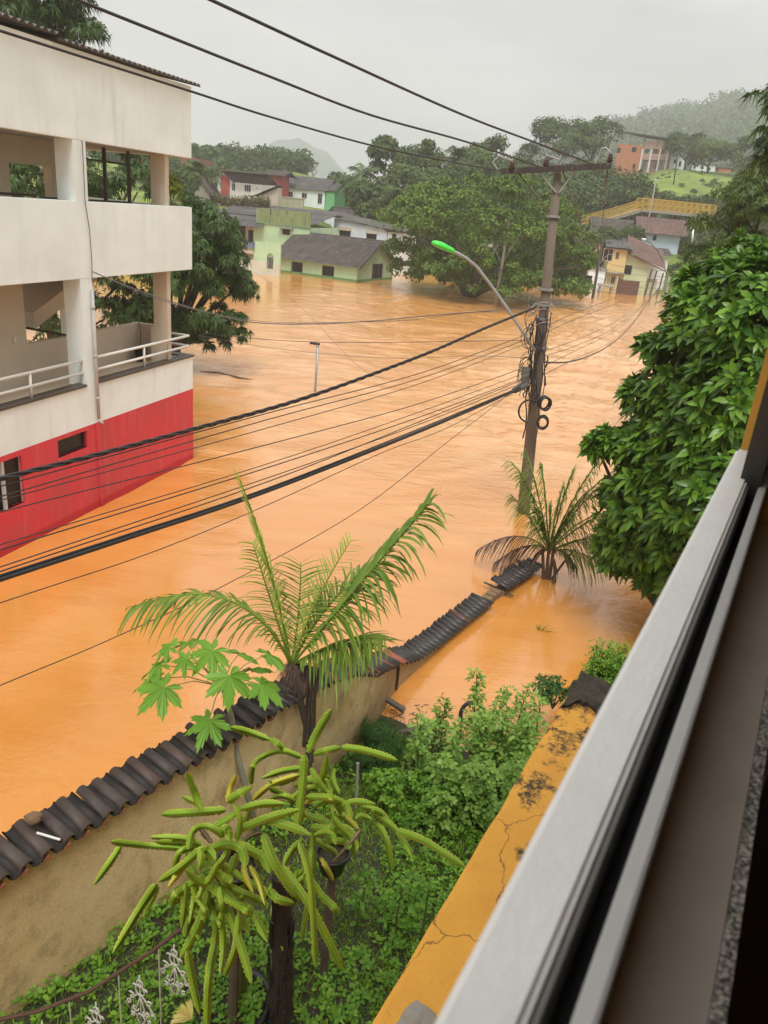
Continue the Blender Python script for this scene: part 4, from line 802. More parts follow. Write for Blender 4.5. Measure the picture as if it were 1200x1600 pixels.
# the big spreading tree standing in the flood
c = R(768, 350, 74); base = np.array([c[0]-1.5, c[1]-1, -1.5]); o = thing('spreading_tree', 'huge spreading yellow green tree standing in the flood in the middle distance', 'tree', base); r_ = np.random.default_rng(99)
ps = []; lim = []
for i in range(150):
    a = r_.uniform(0, 6.28); rr_ = r_.uniform(.25, 1)**.6; x, y = 9.0*rr_*math.cos(a), 8.2*rr_*math.sin(a); zt_ = 10.3-4.4*rr_**2.6*(1+.25*math.cos(a))
    z = zt_-r_.uniform(0, 1)**1.35*(zt_-.7)*(.5+.5*rr_); cr = r_.uniform(1.0, 1.9)
    P_ = np.array([c[0]+x, c[1]+y, z])-base; ps.append(crown(P_, (cr*1.15, cr*1.15, cr*.5), 6, cr*.42, 300, .34, r_, hang=.15, asp=.55, fill=.3)); lim.append(P_)
for i in range(60):
    a = r_.uniform(0, 6.28); rr_ = r_.uniform(.35, .95); P_ = np.array([c[0]+9.0*rr_*math.cos(a), c[1]+8.2*rr_*math.sin(a)-.5, r_.uniform(.9, 3.6)])-base; cr = r_.uniform(.9, 1.6); ps.append(crown(P_, (cr*1.1, cr*1.1, cr*.6), 6, cr*.42, 300, .34, r_, hang=.3, asp=.55, fill=.3))
vs, fs = join(ps)
m = leafmat('spreading_tree_leaf', (.05, .12, .012), (.17, .27, .034), .5, .25, .25); link('crown', np_mesh('crown', vs, fs), m, o)
b = MB(); b.tube([(0, 0, 0), (.1, 0, 1.5), (.6, .2, 2.8)], [.55, .45, .4], 10)
for k, e in enumerate(lim[::13]): b.tube([(.1*k % .5, 0, 1.2), tuple(e*np.array([.25, .25, .3])+np.array([0, 0, 1.6])), tuple(e*.6+np.array([0, 0, 1.2])), tuple(e)], [.24, .2, .13, .04], 7)
b.build('trunk', M_bark, o, smooth=True)
# mango trees behind the left building
def mango(label, lobes, n, seed, base, size=.20, mat=LF_dark, name='mango_tree'):
    r = np.random.default_rng(seed); base = np.array(base, float); o = thing(name, label, 'tree', base); ps = []; b = MB(); b.tube([(0, 0, 0), (.05, 0, 1.2), (0, .1, 2.4)], [.28, .22, .18], 10); tot = sum(l[3]**2 for l in lobes)
    for (px, py, rr_, cr) in lobes:
        c = R(px, py, rr_)-base; k = int(n*cr*cr/tot); nl = max(5, int(9*cr)); d = sph(nl, r); cc = c+d*np.array([cr, cr, cr])*r.uniform(.5, .95, nl)[:, None]
        j = r.integers(0, nl, k//7); dd = sph(len(j), r); dd[:, 2] = np.abs(dd[:, 2])*.8+.1*dd[:, 2]; p = cc[j]+dd*(cr*.36)*(1-.5*r.random(len(j))**2)[:, None]
        ps.append(whorls(p, dd+np.array([0, 0, -.1]), 8, size, .26, r, 1.35, .75, BL)); b.tube([(0, 0, 1.8), tuple(c*.5+np.array([0, 0, 1])), tuple(c)], [.14, .09, .03], 6)
    vs, fs = join(ps); link('crown', np_mesh('crown', vs, fs), mat, o); b.build('trunk', M_bark, o, smooth=True); return o
bm_ = G(300, 560); 
mango('dark drooping mango tree standing in the flood at the corner of the white building', [(318, 375, 31, 1.5), (345, 440, 31.5, 1.35), (300, 470, 31, 1.6), (262, 420, 32, 1.7), (350, 505, 31.5, .95), (235, 480, 33, 1.6), (370, 490, 31, .5), (300, 345, 32, .9), (362, 400, 31, .8), (372, 448, 31, .6), (335, 535, 31, .6), (345, 345, 31, .7), (325, 420, 31, 1.2), (385, 520, 31, .35), (300, 520, 31.5, .9)], 42000, 71, (bm_[0]-.6, bm_[1]-.5, -1.2))
mango('dark mango tree seen through the balcony openings of the white building', [(190, 440, 33, 2.0), (170, 270, 32, 1.6), (215, 300, 33, 1.3), (130, 360, 33, 2.0), (75, 270, 31, 1.6), (20, 270, 30, 1.6), (160, 500, 33, 1.5), (60, 480, 30, 1.6), (225, 245, 33, .9)], 21000, 72, (-13, 29, -1.2))
mango('tall dark tree rising behind the roof of the white building', [(30, 20, 40, 2.2), (95, 40, 40, 1.9), (130, 75, 40, 1.2), (60, -30, 41, 2.2), (-20, 60, 39, 2.4)], 16000, 73, (-18, 34, -1.5), .3, name='tall_tree')
# dark small leaved tree behind the glossy one, and the branch at the right edge
mango('dark dense tree standing between the glossy tree and the far houses', [(1125, 400, 27, 1.2), (1165, 345, 27, 1.5), (1095, 425, 27, .7), (1200, 300, 27, 1.3), (1215, 400, 27, 2.0), (1085, 392, 27.5, .45), (1130, 440, 27, 1.0), (1190, 455, 27, 1.2)], 34000, 74, (R(1150, 400, 28)[0], R(1150, 400, 28)[1], -1.5), .14, leafmat('olive_leaf', (.045, .085, .014), (.13, .19, .035), .4, .2, .8), 'bank_tree_near')
mango('tree reaching in from the right edge with a few hanging leafy twigs', [(1200, 160, 17, .28), (1218, 200, 17, .34), (1235, 150, 17, .5), (1290, 200, 17, 1.4), (1200, 215, 17, .18)], 3200, 75, (R(1600, 300, 19)[0], R(1600, 300, 19)[1], -1.5), .2, name='edge_tree')
# ---- the glossy tree: rosettes of large leaves over stacked clumps
r_ = np.random.default_rng(5); lobes = [(l[0]+(34 if l[0] < 1060 and l[1] < 860 else 12), *l[1:]) for l in [(1150, 452, 13.9, .78), (1085, 500, 13.8, .62), (1180, 520, 13.2, 1.1), (1110, 560, 13.6, 1.0), (1045, 560, 13.9, .55), (1080, 640, 13.6, 1.05), (1180, 640, 12.8, 1.2), (1010, 660, 13.8, .55),
    (1120, 730, 12.9, 1.15), (1020, 730, 13.5, .95), (955, 705, 13.7, .42), (1010, 790, 13.2, .95), (955, 790, 13.5, .6), (1090, 830, 12.6, 1.0), (935, 845, 13.5, .42), (1000, 850, 13.2, .65), (1150, 800, 12.2, 1.2), (1060, 880, 12.9, .5), (1155, 415, 14, .3), (955, 870, 13.6, .42), (1015, 893, 13.5, .5), (1075, 915, 12.9, .6), (1120, 690, 12.3, .5), (1030, 620, 13.4, .3), (915, 690, 13.6, .2), (985, 545, 14, .18), (900, 700, 13.6, .15), (960, 615, 13.8, .2), (1045, 440, 14, .16)]]
base = R(1085, 850, 14.6); base[2] = -1.5; o = thing('glossy_tree', 'tall glossy green tree with large leaves in rosettes beside the flooded street', 'tree', base); P_ = []; Nn = []; b = MB(); b.tube([(0, 0, 0), (0, .1, 2), (.3, 0, 4.5)], [.26, .2, .12], 10); Pi = []; Ni = []
cs = np.array([R(*l[:3]) for l in lobes]); cr = np.array([l[3]*.9 for l in lobes]); cen = cs.mean(0)+np.array([.3, .6, 0])
for i, l in enumerate(lobes):
    n = int(185*l[3]**2+22); d = sph(n, r_); l = (*l[:3], l[3]*.9); d[:, 2] = np.where(d[:, 2] < -.3, -d[:, 2], d[:, 2]); p = cs[i]+d*l[3]*r_.uniform(.74, 1.16, n)[:, None]
    ins = np.zeros(n, bool)
    for j in range(len(lobes)):
        if j != i: ins |= np.linalg.norm(p-cs[j], axis=1) < cr[j]*.80
    P_.append(p[~ins]); Nn.append((d+.25*nrm(p-cen)+np.array([0, 0, .25]))[~ins]); k = int(60*l[3]**2+6); d2 = sph(k, r_); Pi.append(cs[i]+d2*l[3]*.62); Ni.append(d2)
    b.tube([(0, .05, 1.2), tuple((cs[i]-base)*.5+np.array([0, 0, .6])), tuple(cs[i]-base)], [.09, .06, .02], 6)
P_ = np.concatenate(P_)-base; Nn = np.concatenate(Nn); Pi = np.concatenate(Pi)-base; Ni = np.concatenate(Ni)
vs, fs = join([whorls(P_, Nn, 8, .25, .40, r_, 1.2, .30), whorls(P_+.03*sph(len(P_), r_), Nn, 4, .17, .42, r_, .6, .1), whorls(Pi, Ni, 6, .25, .42, r_, 1.3, .35)])
link('crown', np_mesh('crown', vs, fs), LF_big, o); b.build('trunk', M_bark, o, smooth=True)
# ================================================================== POLES, LAMPS AND CABLES
PB = np.array([3.61, 18.18, -1.8]); PT = R(873, 258, math.hypot(3.1, 18.3)); 
pole = thing('utility_pole', 'tall leaning concrete utility pole with a rusty crossarm, coiled cables and bundled wires', 'utility pole', PB)
pm = MB(); pts = [np.array([0, 0, 0]), (PT-PB)*.3, (PT-PB)*.6, PT-PB]; pm.tube(pts, [.17, .15, .12, .09], 14); pm.build('shaft', paint('grey_pole_concrete', (.15, .115, .085), (.04, .035, .03), 1.3, 3), pole, smooth=True)
at = lambda px, py, dr=0: R(px, py, math.hypot(*(PB+(PT-PB)*.7)[:2])+dr)-PB
shd = lambda z: (PT-PB)*((z-PB[2])/(PT-PB)[2])
arm0, arm1 = R(783, 268, 18.45)-PB, R(955, 259, 18.35)-PB
M_rust = paint('rusty_arm', (.045, .035, .032), (.24, .22, .21), 1.2, 9)
b = MB(); b.beam(arm0, arm1, .10, .115); b.build('crossarm', M_rust, pole)
for px, py, qx, qy in ((843, 270, 868, 301), (900, 264, 872, 301)):
    MB().beam(at(px, py)+[0, -.1, 0], at(qx, qy)+[0, -.1, 0], .035).build('brace', M_steel, pole)
M_ins = plain('brown_porcelain', (.06, .022, .018), .25)
for px, py in ((800, 262), (853, 258), (953, 250)):
    q = R(px, py, 18.4)-PB; prof = [(0, -.06), (.05, -.06), (.05, -.02), (.075, -.01), (.05, .02), (.065, .04), (.04, .07), (.05, .09), (.03, .13), (0, .14)]
    MB().lathe(prof, q, 14).build('insulator', M_ins, pole, smooth=True)
for (x0, y0, h_, x1, y1) in ((780, 268, 40, 775, 248), (846, 262, 26, 850, 247)):
    a, c_ = R(x0, y0, 18.4)-PB, R(x1, y1, 18.4)-PB; b = MB(); b.tube([a, (a+c_)/2+[-.12, 0, .05], c_, c_+[.05, 0, .06], R(x1+25, y1+3, 18.4)-PB], .017, 6); b.build('jumper_wire', M_steel, pole)
b = MB(); a = R(930, 256, 18.4)-PB; b.tube([a, R(937, 240, 18.4)-PB, R(940, 232, 18.4)-PB, R(947, 231, 18.4)-PB, R(953, 238, 18.4)-PB, R(953, 248, 18.4)-PB], .019, 6); b.build('jumper_wire', M_steel, pole)
for z in (4.1, 4.75, 5.05, 5.4, 6.95):
    r_ = .19-.012*(z); q = shd(z); MB().tube([q+[0, 0, -.025], q+[0, 0, .025]], .125+.012*(8-z)+.012, 14).build('band', M_steel, pole)
r_ = random.Random(4); b = MB()
for k in range(26):   # the tangle bundled down the shaft
    z0 = r_.uniform(3.2, 5.2); z1 = z0-r_.uniform(.4, 2.0); a = r_.uniform(2.6, 5.6); p = []
    for i in range(9):
        z = z0+(z1-z0)*i/8; p.append(shd(z)+[math.cos(a+.15*math.sin(i+k))*(.19+.012*(8-z)+r_.uniform(0, .05)), math.sin(a+.15*math.sin(i*1.3+k))*(.19+.012*(8-z)+r_.uniform(0, .05)), 0])
    b.tube(p, r_.choice([.008, .012, .018]), 5)
for k in range(16):
    z0 = r_.uniform(3.2, 5.3); c_ = shd(z0)+[-.25, -.12, 0]; p = [c_+[-.18*math.sin(t)*(1+.3*math.sin(k)), .05*math.cos(3*t+k), .28*math.cos(t)*r_.uniform(.7, 1.1)] for t in np.linspace(-.2, 3.3, 9)]; b.tube(p, r_.choice([.006, .009]), 5)
b.build('wire_tangle', M_wire, pole)
b = MB(); b.box(-.09, .09, -.07, .07, -.18, .18, Matrix.Translation(V(shd(3.45)+[-.30, -.12, 0]))); b.build('junction_box', plain('grey_box', (.16, .15, .14), .6), pole, bevel=.015)
def coil(px, py, rad_, tilt, name='cable_coil'):
    q = R(px, py, 18.0)-PB; b = MB(); m_ = Matrix.Translation(V(q)) @ Matrix.Rotation(rad(tilt), 4, 'Z') @ Matrix.Rotation(rad(90), 4, 'X')
    for k in range(7):
        rr_ = rad_*(1-.07*(k % 3)); b.tube([tuple(m_ @ Vector((rr_*math.cos(a)*.85, rr_*math.sin(a), .03*(k-3)+.012*math.sin(3*a+k)))) for a in np.linspace(0, 2*math.pi, 22)], .016, 6, False)
    b.build(name, M_black, pole)
coil(851, 630, .155, 10); coil(848, 660, .15, -12)
coilb = MB(); q = R(826, 642, 18.0)-PB; coilb.tube([q+[.23*math.cos(a), 0, .26*math.sin(a)] for a in np.linspace(.9, 5.2, 20)], .022, 7); coilb.build('cable_coil', M_black, pole)
b = MB()
for z in (5.05, 4.9, 4.6): b.tube([shd(z)+[.27*math.cos(a)-.05, .25*math.sin(a), .1*math.sin(2*a+z)+.06*math.cos(a)] for a in np.linspace(0, 6.3, 24)], .009, 6)
q = at(838, 470); b.tube([q+[.22*math.cos(a)*.8, 0, .25*math.sin(a)] for a in np.linspace(-.3, 3.9, 16)], .009, 6); b.build('wire_loop', M_steel, pole)
# street lamp on the pole: curved arm and green head
lamp = thing('street_lamp', 'street lamp with a bright green head on a long curved arm', 'street lamp', R(836, 548, 18.1))
L0 = np.array(lamp.location); g = lambda px, py, r=18.1: R(px, py, r)-L0
MB().tube([(0, 0, 0), g(815, 516), g(790, 478), g(765, 443), g(745, 417, 18.05), g(728, 403, 18.0), g(714, 395, 17.95), g(700, 391, 17.9)], [.034]*8, 10).build('arm', M_steel, lamp, smooth=True)
hd = MB(); h0, h1_ = g(710, 394, 17.92), g(674, 379, 17.75); dx = (h1_-h0); ld = np.linalg.norm(dx); dx = dx/ld; sy = np.cross(dx, [0, 0, 1]); sy /= np.linalg.norm(sy); uz = np.cross(sy, dx); n = 16; prev = []
for i, (t_, w_, hh_) in enumerate([(0, .03, .03), (.04, .07, .055), (.15, .085, .07), (.4, .115, .09), (.65, .12, .095), (.85, .10, .08), (.96, .06, .05), (1.0, .01, .01)]):
    hd.v += [tuple(h0+dx*ld*t_+sy*w_*math.cos(2*math.pi*k/n)+uz*hh_*math.sin(2*math.pi*k/n)*(1 if math.sin(2*math.pi*k/n) > 0 else .55)) for k in range(n)]
    if i: hd.f += [((i-1)*n+k, (i-1)*n+(k+1) % n, i*n+(k+1) % n, i*n+k) for k in range(n)]
hd.build('lamp_head', plain('green_lamp_shell', (.05, .62, .05), .3, 0, .08, 4, .0005), lamp, smooth=True)
q = h0+dx*ld*.35+uz*.085; MB().lathe([(0, 0), (.035, 0), (.035, .05), (.02, .06), (0, .06)], q, 10).build('photocell', M_dark, lamp)
# other poles
def post(name, label, px0, py0, px1, py1, r0, r1, mat, cat='utility pole', base=None):
    a = G(px0, py0) if base is None else base; r = math.hypot(a[0], a[1]); t_ = R(px1, py1, r); o = thing(name, label, cat, a-np.array([0, 0, 1.5]) if base is None else a); o0 = np.array(o.location)
    MB().tube([(0, 0, 0), tuple(t_-o0)], [r0, r1], 10).build('shaft', mat, o, smooth=True); return o, o0, r
M_pc = paint('pale_pole', (.30, .28, .23), (.1, .09, .07), .7, 3)
o, o0, r = post('utility_pole', 'pale slim concrete pole with two lamp arms in front of the big spreading tree', 773, 478, 797, 335, .17, .09, M_pc)
M_lens = plain('lamp_lens', (.75, .75, .72), .3)
for (pts, hd_) in (([(783, 414), (779, 402), (773, 390), (769, 386)], (766, 384)), ([(785, 412), (797, 390), (810, 372), (820, 365)], (826, 364))):
    la = MB().tube([R(*q, r)-o0 for q in pts], .035, 8).build('lamp_arm', M_steel, o, smooth=True); q = R(*hd_, r)-o0; MB().lathe([(0, -.12), (.12, -.12), (.22, -.03), (.2, .08), (.08, .13), (0, .13)], q, 12).build('lamp_head', M_lens, la, smooth=True)
b = MB(); q = R(781, 420, r)-o0
for k in range(5): b.tube([q+[.2*math.cos(a+k), .2*math.sin(a+k), -.12*k+.1*math.sin(2*a)] for a in np.linspace(0, 5.6, 12)], .035, 5)
b.build('wire_tangle', M_wireg, o)
P3o, P3b, P3r = post('utility_pole', 'dark utility pole wrapped in wires before the yellow house', 926, 466, 942, 374, .17, .11, plain('dark_pole', (.07, .06, .05), .9))
b = MB()
for z0 in (4.2, 4.7, 5.2): b.tube([(.5+.25*math.cos(a)-.1*z0, .1*math.sin(a), z0+.7*math.sin(a)) for a in np.linspace(0, 5, 12)], .03, 5)
q = R(941, 380, P3r)-P3b; b.beam(q+[-.9, 0, 0], q+[.9, 0, .1], .1); b.build('crossarm', M_wire, P3o)
MB().tube([R(*q, P3r)-P3b for q in ((935, 415), (944, 403), (951, 398), (957, 397))], .03, 6).build('lamp_arm', M_steel, P3o)
P4o, P4b, P4r = post('utility_pole', 'slanting pale post beside the porch of the pale green house', 1039, 463, 1046, 432, .2, .18, M_pc)
P5o, P5b, P5r = post('utility_pole', 'second slanting post, just right of the porch and half behind leaves', 1049, 466, 1060, 436, .16, .14, M_pc)
la = thing('street_lamp', 'street lamp with white head and dark arm before the light blue house', 'street lamp', R(1043, 432, P4r)); l0 = np.array(la.location)
MB().tube([R(*q, P4r)-l0 for q in ((1043, 434), (1035, 408), (1028, 393), (1018, 381), (1009, 376))], .05, 7).build('arm', M_wire, la, smooth=True); MB().lathe([(0, -.12), (.2, -.1), (.3, 0), (.2, .1), (0, .13)], R(1006, 374, P4r)-l0, 12).build('lamp_head', M_lens, la, smooth=True)
c = R(1013, 347, 117); o, o0, r = post('lamp_post', 'tall pale lamp post standing against the yellow footbridge', 0, 0, 1025, 282, .16, .08, M_pc, 'lamp post', base=np.array([c[0], c[1], 3.0]))
MB().beam(R(1022, 281, r)-o0, R(1028, 281, r)-o0, .2, .1).build('lamp_head', M_lens, o)
c = R(1052, 292, 165); post('utility_pole', 'thin dark pole on the grassy slope below the hilltop houses', 0, 0, 1059, 240, .13, .1, M_dark, base=np.array([c[0], c[1], tz(c[0], c[1])-.5]))
c = R(1083, 372, 112); o, o0, r = post('stair_post', 'white post of a covered stair right of the light blue house', 0, 0, 1083, 358, .13, .13, M_white, 'post', base=np.array([c[0], c[1], c[2]-.6]))
MB().beam(R(1078, 357, r)-o0, R(1105, 346, r)-o0, .3, .15).build('stair_roof', M_steel, o)
q = G(492, 612); o = thing('solar_lamp_post', 'short grey lamp post with a flat solar head rising out of the water', 'lamp post', q-np.array([0, 0, 1.5])); o0 = np.array(o.location); r = math.hypot(q[0], q[1])
MB().tube([(0, 0, 0), tuple(R(497, 538, r)-o0)], .045, 10).build('post', M_steel, o, smooth=True); MB().beam(R(484, 536, r)-o0, R(500, 537.5, r)-o0, .18, .06).build('lamp_head', M_dark, o); MB().beam(R(490, 538.5, r)-o0, R(499, 539.5, r)-o0, .12, .03).build('lamp_panel', M_lens, o)
# ---- cables
ncab = [0]
def cable(pxs, label, p0, dr=None, p1=None, r=.012, mat=None, group=None, ext=0, start=None, name='cable', twist=0):
    """pixels along the wire lie in the upright plane through p0 with bearing dr"""
    d = np.array(p1[:2])-np.array(p0[:2]) if p1 is not None else np.array(dr); d = d/np.linalg.norm(d)
    P = [WP(x, y, p0, d) for x, y in pxs]
    if ext: e = P[-1]-P[-2]; P.append(P[-1]+e/np.linalg.norm(e)*ext)
    # smooth through the points
    Q = []
    for i in range(len(P)-1):
        a, b_, c_, e = P[max(i-1, 0)], P[i], P[i+1], P[min(i+2, len(P)-1)]
        for t_ in np.linspace(0, 1, 7)[:-1]: Q.append(.5*((2*b_)+(-a+c_)*t_+(2*a-5*b_+4*c_-e)*t_**2+(-a+3*b_-3*c_+e)*t_**3))
    Q.append(P[-1]); o0 = Q[0]; b = MB()
    if twist:
        arr = np.array(Q)
        dd = []; 
        for i in range(len(arr)-1):
            for k in range(8): dd.append(arr[i]*(1-k/8)+arr[i+1]*k/8)
        dd = np.array(dd)-o0; s_ = np.concatenate([[0], np.cumsum(np.linalg.norm(np.diff(dd, axis=0), axis=1))])
        for ph in (0, 2.1, 4.2): b.tube([p+[twist*math.cos(s__*9+ph)*.6, -twist*math.cos(s__*9+ph)*.4, twist*math.sin(s__*9+ph)] for p, s__ in zip(dd, s_)], r, 6)
    else: b.tube([q-o0 for q in Q], r, 7)
    o = b.build(name, mat or M_wire, None, smooth=True); o.location = V(o0); tag(o, label, 'cable', group); return o
pw = PB+(PT-PB)*.9; hdir = np.array([-.53, -.85]); low = PB+(PT-PB)*.5
cable([(925, 256), (840, 224), (720, 178), (520, 88), (330, 0)], 'uppermost black power line, running from the right end of the crossarm', arm1+PB, hdir, r=.016, ext=9)
cable([(847, 262), (730, 222), (580, 180), (420, 119), (121, 0)], 'middle black power line running from the centre of the crossarm to the upper left', pw, hdir, r=.016, ext=9)
cable([(783, 267), (690, 250), (580, 227), (420, 182), (296, 142), (0, 48)], 'lowest black power line, passing in front of the white parapet', arm0+PB, hdir, r=.015, ext=9)
for px, py, d_, lb in ((949, 266, 0, 'right'), (812, 272, 28, 'left'), (880, 268, 14, 'centre')):
    s_ = R(px, py, 18.4); e = R(941-d_*.15, 376+d_*.1, P3r-.0); mid = (s_+e)/2+np.array([0, 0, -1.6 if d_ else -.8]); Q = [s_*(1-t_)**2+2*mid*t_*(1-t_)+e*t_*t_ for t_ in np.linspace(0, 1, 24)]; b = MB(); b.tube([q-s_ for q in Q], [.012+.02*i/23 for i in range(24)], 6)
    o = b.build('cable', M_wire, None, smooth=True); o.location = V(s_); tag(o, 'power line going away from the %s of the crossarm to the dark far pole' % lb, 'cable', 'power lines to the far pole')
LG = 'telephone cables between the pole and the left edge'
cable([(838, 480), (760, 512), (680, 547), (600, 578), (500, 614), (420, 639), (297, 672), (150, 711), (0, 748)], 'thick twisted black cable sagging across the red wall', low, hdir, r=.013, ext=6, twist=.018)
TH = [([(830, 520), (660, 582), (420, 645), (0, 760)], .007), ([(828, 528), (660, 590), (420, 655), (0, 776)], .007), ([(830, 534), (660, 598), (420, 668), (0, 782)], .006),
      ([(826, 572), (660, 629), (420, 694), (0, 800)], .007), ([(828, 580), (660, 642), (420, 724), (0, 851)], .006), ([(826, 588), (660, 650), (420, 730), (0, 859)], .008), ([(826, 594), (660, 661), (420, 746), (0, 886)], .007), ([(826, 590), (660, 657), (420, 752), (0, 893)], .008)]
for p_, rr_ in TH: cable(p_, 'thin black telephone cable running from the pole to the lower left', low, hdir, r=rr_, group=LG, ext=5)
b_ = cable([(826, 598), (798, 613), (660, 672), (420, 766), (200, 840), (0, 905)], 'thickest black cable bundle, crossing the water from the pole to the left edge', low, hdir, r=.030, ext=5)
cable([(798, 611), (660, 668), (420, 762), (200, 835), (0, 899)], 'black cable lashed along the top of the thickest bundle', low, hdir, r=.012, ext=5)
cable([(820, 604), (700, 668), (600, 706), (420, 788), (240, 862), (0, 942)], 'thin black wire just below the thickest cable bundle', low, hdir, r=.006, ext=5)
cable([(826, 590), (770, 636), (700, 690), (560, 798), (350, 915), (170, 1000), (0, 1071)], 'lowest single wire, passing behind the palm to the left edge', low, hdir, r=.006, ext=4)
q = R(806, 609, 17.6); o = thing('splice_case', 'grey splice case hanging on the thick cable bundle beside the pole', 'splice case', q); dv = R(790, 617, 17.3)-q
MB().tube([-dv*1.2, -dv*.9, dv*.1, dv*.4], [.03, .075, .075, .03], 12).build('case', plain('case_grey', (.09, .085, .08), .5), o, smooth=True); MB().tube([dv*-.5, dv*-.5+[0, 0, -.2]], .012, 6).build('clip', M_steel, o)
wbp = BF.w(-4.0, -.06, 4.93)
cable([(838, 480), (760, 486), (660, 494), (600, 500), (500, 506), (400, 504), (320, 487), (220, 455), (143, 424)], 'grey service drop from the pole to the bracket on the white building', low, p1=wbp, r=.011, mat=M_wireg)
cable([(836, 488), (740, 488), (640, 500), (520, 504), (420, 503), (330, 490), (230, 462), (150, 426)], 'second pale service wire reaching the bracket on the white building', low, p1=wbp, r=.006, mat=M_wireg)
wb2 = BF.w(-.1, -.02, 3.4)
cable([(832, 532), (740, 533), (600, 535), (480, 534), (400, 529), (310, 520)], 'thin dark wire low over the water toward the balcony rail', low, p1=wb2, r=.007)
cable([(832, 560), (740, 556), (620, 560), (500, 552), (400, 540), (310, 524)], 'faint second wire low over the water under the balcony level', low, p1=wb2, r=.005, mat=M_wireg)
cable([(600, 592), (560, 572), (505, 516), (460, 470), (420, 440), (395, 424)], 'faint wire sloping from the water up toward the yard wall', G(600, 592, 1.5), p1=G(388, 427, 2.0), r=.007, mat=M_wireg)
e4 = R(1046, 436, P4r)
RG = 'cables between the pole and the slanting post'
cable([(845, 566), (900, 563), (950, 541), (985, 510), (1010, 475), (1040, 436)], 'thick sagging black cable right of the pole', low, p1=e4, r=.022)
for p_ in ([(852, 548), (910, 527), (960, 503), (1010, 470), (1046, 440)], [(850, 556), (900, 540), (960, 512), (1005, 476), (1043, 440)], [(848, 586), (900, 560), (960, 530), (1003, 488), (1040, 446)], [(852, 520), (900, 498), (960, 475), (1010, 452), (1044, 434)], [(853, 510), (900, 488), (960, 465), (1044, 430)], [(850, 572), (905, 545), (965, 514), (1008, 474), (1042, 441)]):
    cable(p_, 'thin wire fanning out to the right of the pole toward the far porch', low, p1=e4, r=.009, mat=M_wireg, group=RG)
for k in range(5):
    y0 = 402+9*k; cable([(937, y0+6), (980, y0+16+k), (1043, y0+22)], 'thin wire strung across the yellow and pale green houses', R(937, y0, P3r), p1=R(1043, 440, P4r), r=.018, mat=M_wireg, group='wires across the far right houses')
# ================================================================== THE GARDEN
WF = Fr((-2.3, 4.18, 0), 29)           # x runs along the tiled wall, +y is the street side
def gz(s, t):
    """garden ground height; s along the wall, t to the right of it"""
    s = np.asarray(s, float); t = np.asarray(t, float)
    return np.interp(s, [-4, -.3, .8, 1.35, 3, 5.0, 5.8, 7, 9], [1.2, 1.07, .86, .74, .55, .22, -.03, -.5, -1.2])+.0*t+.05*fbm(s*1.5, t*1.5, 3)
def gp(s, t, dz=0): p = WF.w(s, -t, 0); p[2] = float(gz(s, t))+dz; return p
s_, t_ = np.meshgrid(np.linspace(-5, 9, 90), np.linspace(-.5, 9, 70), indexing='ij'); z = gz(s_, t_)-.5*((t_ < -.1) & (s_ < 4.6)); z = z if True else gz(s_, t_); xy = WF.o[None, None, :2]+s_[..., None]*WF.x[:2]-t_[..., None]*WF.y[:2]
i, j = np.meshgrid(np.arange(89), np.arange(69), indexing='ij'); f = np.stack([i*70+j, (i+1)*70+j, (i+1)*70+j+1, i*70+j+1], -1).reshape(-1, 4)[:, ::-1]
m, t, b = newmat('wet_soil'); v = coords(t, src='Position'); c = mixc(t, (.055, .040, .024), (.030, .045, .014), ramp(t, noise(t, v, 3, 6, .7), [(.4, 0.), (.6, 1.)])); t.links.new(c, b.inputs['Base Color']); b.inputs['Roughness'].default_value = .8; bump(t, b, noise(t, v, 20, 6), .9, .03)
tag(link('garden_ground', np_mesh('garden_ground', np.concatenate([xy, z[..., None]], -1).reshape(-1, 3), f, True), m), kind='structure')
# ---- plastered wall with clay tile coping
wo_ = thing('garden_wall', 'rough ochre plaster wall topped with dark clay tiles, running down into the flood', 'wall', WF.o, WF.rz)
EDGE = [WF.loc(x, y, -.2) for x, y in ((-60, 1426), (0, 1388), (100, 1325), (200, 1262), (300, 1200), (370, 1160), (430, 1120), (500, 1082), (560, 1057), (620, 1034), (690, 998), (765, 943))]
EDGE = EDGE[:9]+[(5.0, 1.13), (5.6, .82), (6.3, .47), (7.0, .22), (7.8, .10), (9.75, .08)]
ex, ez_ = [e[0] for e in EDGE], [e[1] for e in EDGE]; topz = lambda s: float(np.interp(s, ex, ez_)); S1 = ex[-1]
lat = lambda s: float(np.interp(s, [4.2, 4.8, 5.5, 6.3, 8.0, 9.7, 11.7], [0, .10, .33, .52, .54, .46, .30]))
m, t, b = newmat('rough_ochre_render'); v = coords(t); g = noise(t, v, 55, 6, .75)
c = mixc(t, (.74, .52, .24), (.84, .64, .34), ramp(t, noise(t, v, 1.6, 6, .6), [(.35, 0.), (.65, 1.)])); c = mixc(t, c, (.20, .12, .05), math_(t, 'MULTIPLY', ramp(t, noise(t, coords(t, (1, 1, .8)), 3.0, 7, .7), [(.50, 0.), (.72, 1.)]), .7)); c = mixc(t, c, (.22, .15, .08), ramp(t, g, [(.52, 0.), (.75, .6)]))
sp = N(t, 'ShaderNodeSeparateXYZ'); t.links.new(v, sp.inputs[0]); damp = N(t, 'ShaderNodeMapRange'); damp.inputs[1].default_value = 1.25; damp.inputs[2].default_value = .75; t.links.new(math_(t, 'ADD', sp.outputs['Z'], math_(t, 'MULTIPLY', noise(t, v, 4, 5, .7), .5)), damp.inputs[0]); c = mixc(t, c, (.15, .085, .03), math_(t, 'MULTIPLY', damp.outputs[0], .6))
t.links.new(c, b.inputs['Base Color']); b.inputs['Roughness'].default_value = .9; bump(t, b, g, 1.0, .02)
b = MB(); ss = np.linspace(ex[0]-1.5, S1, 60)
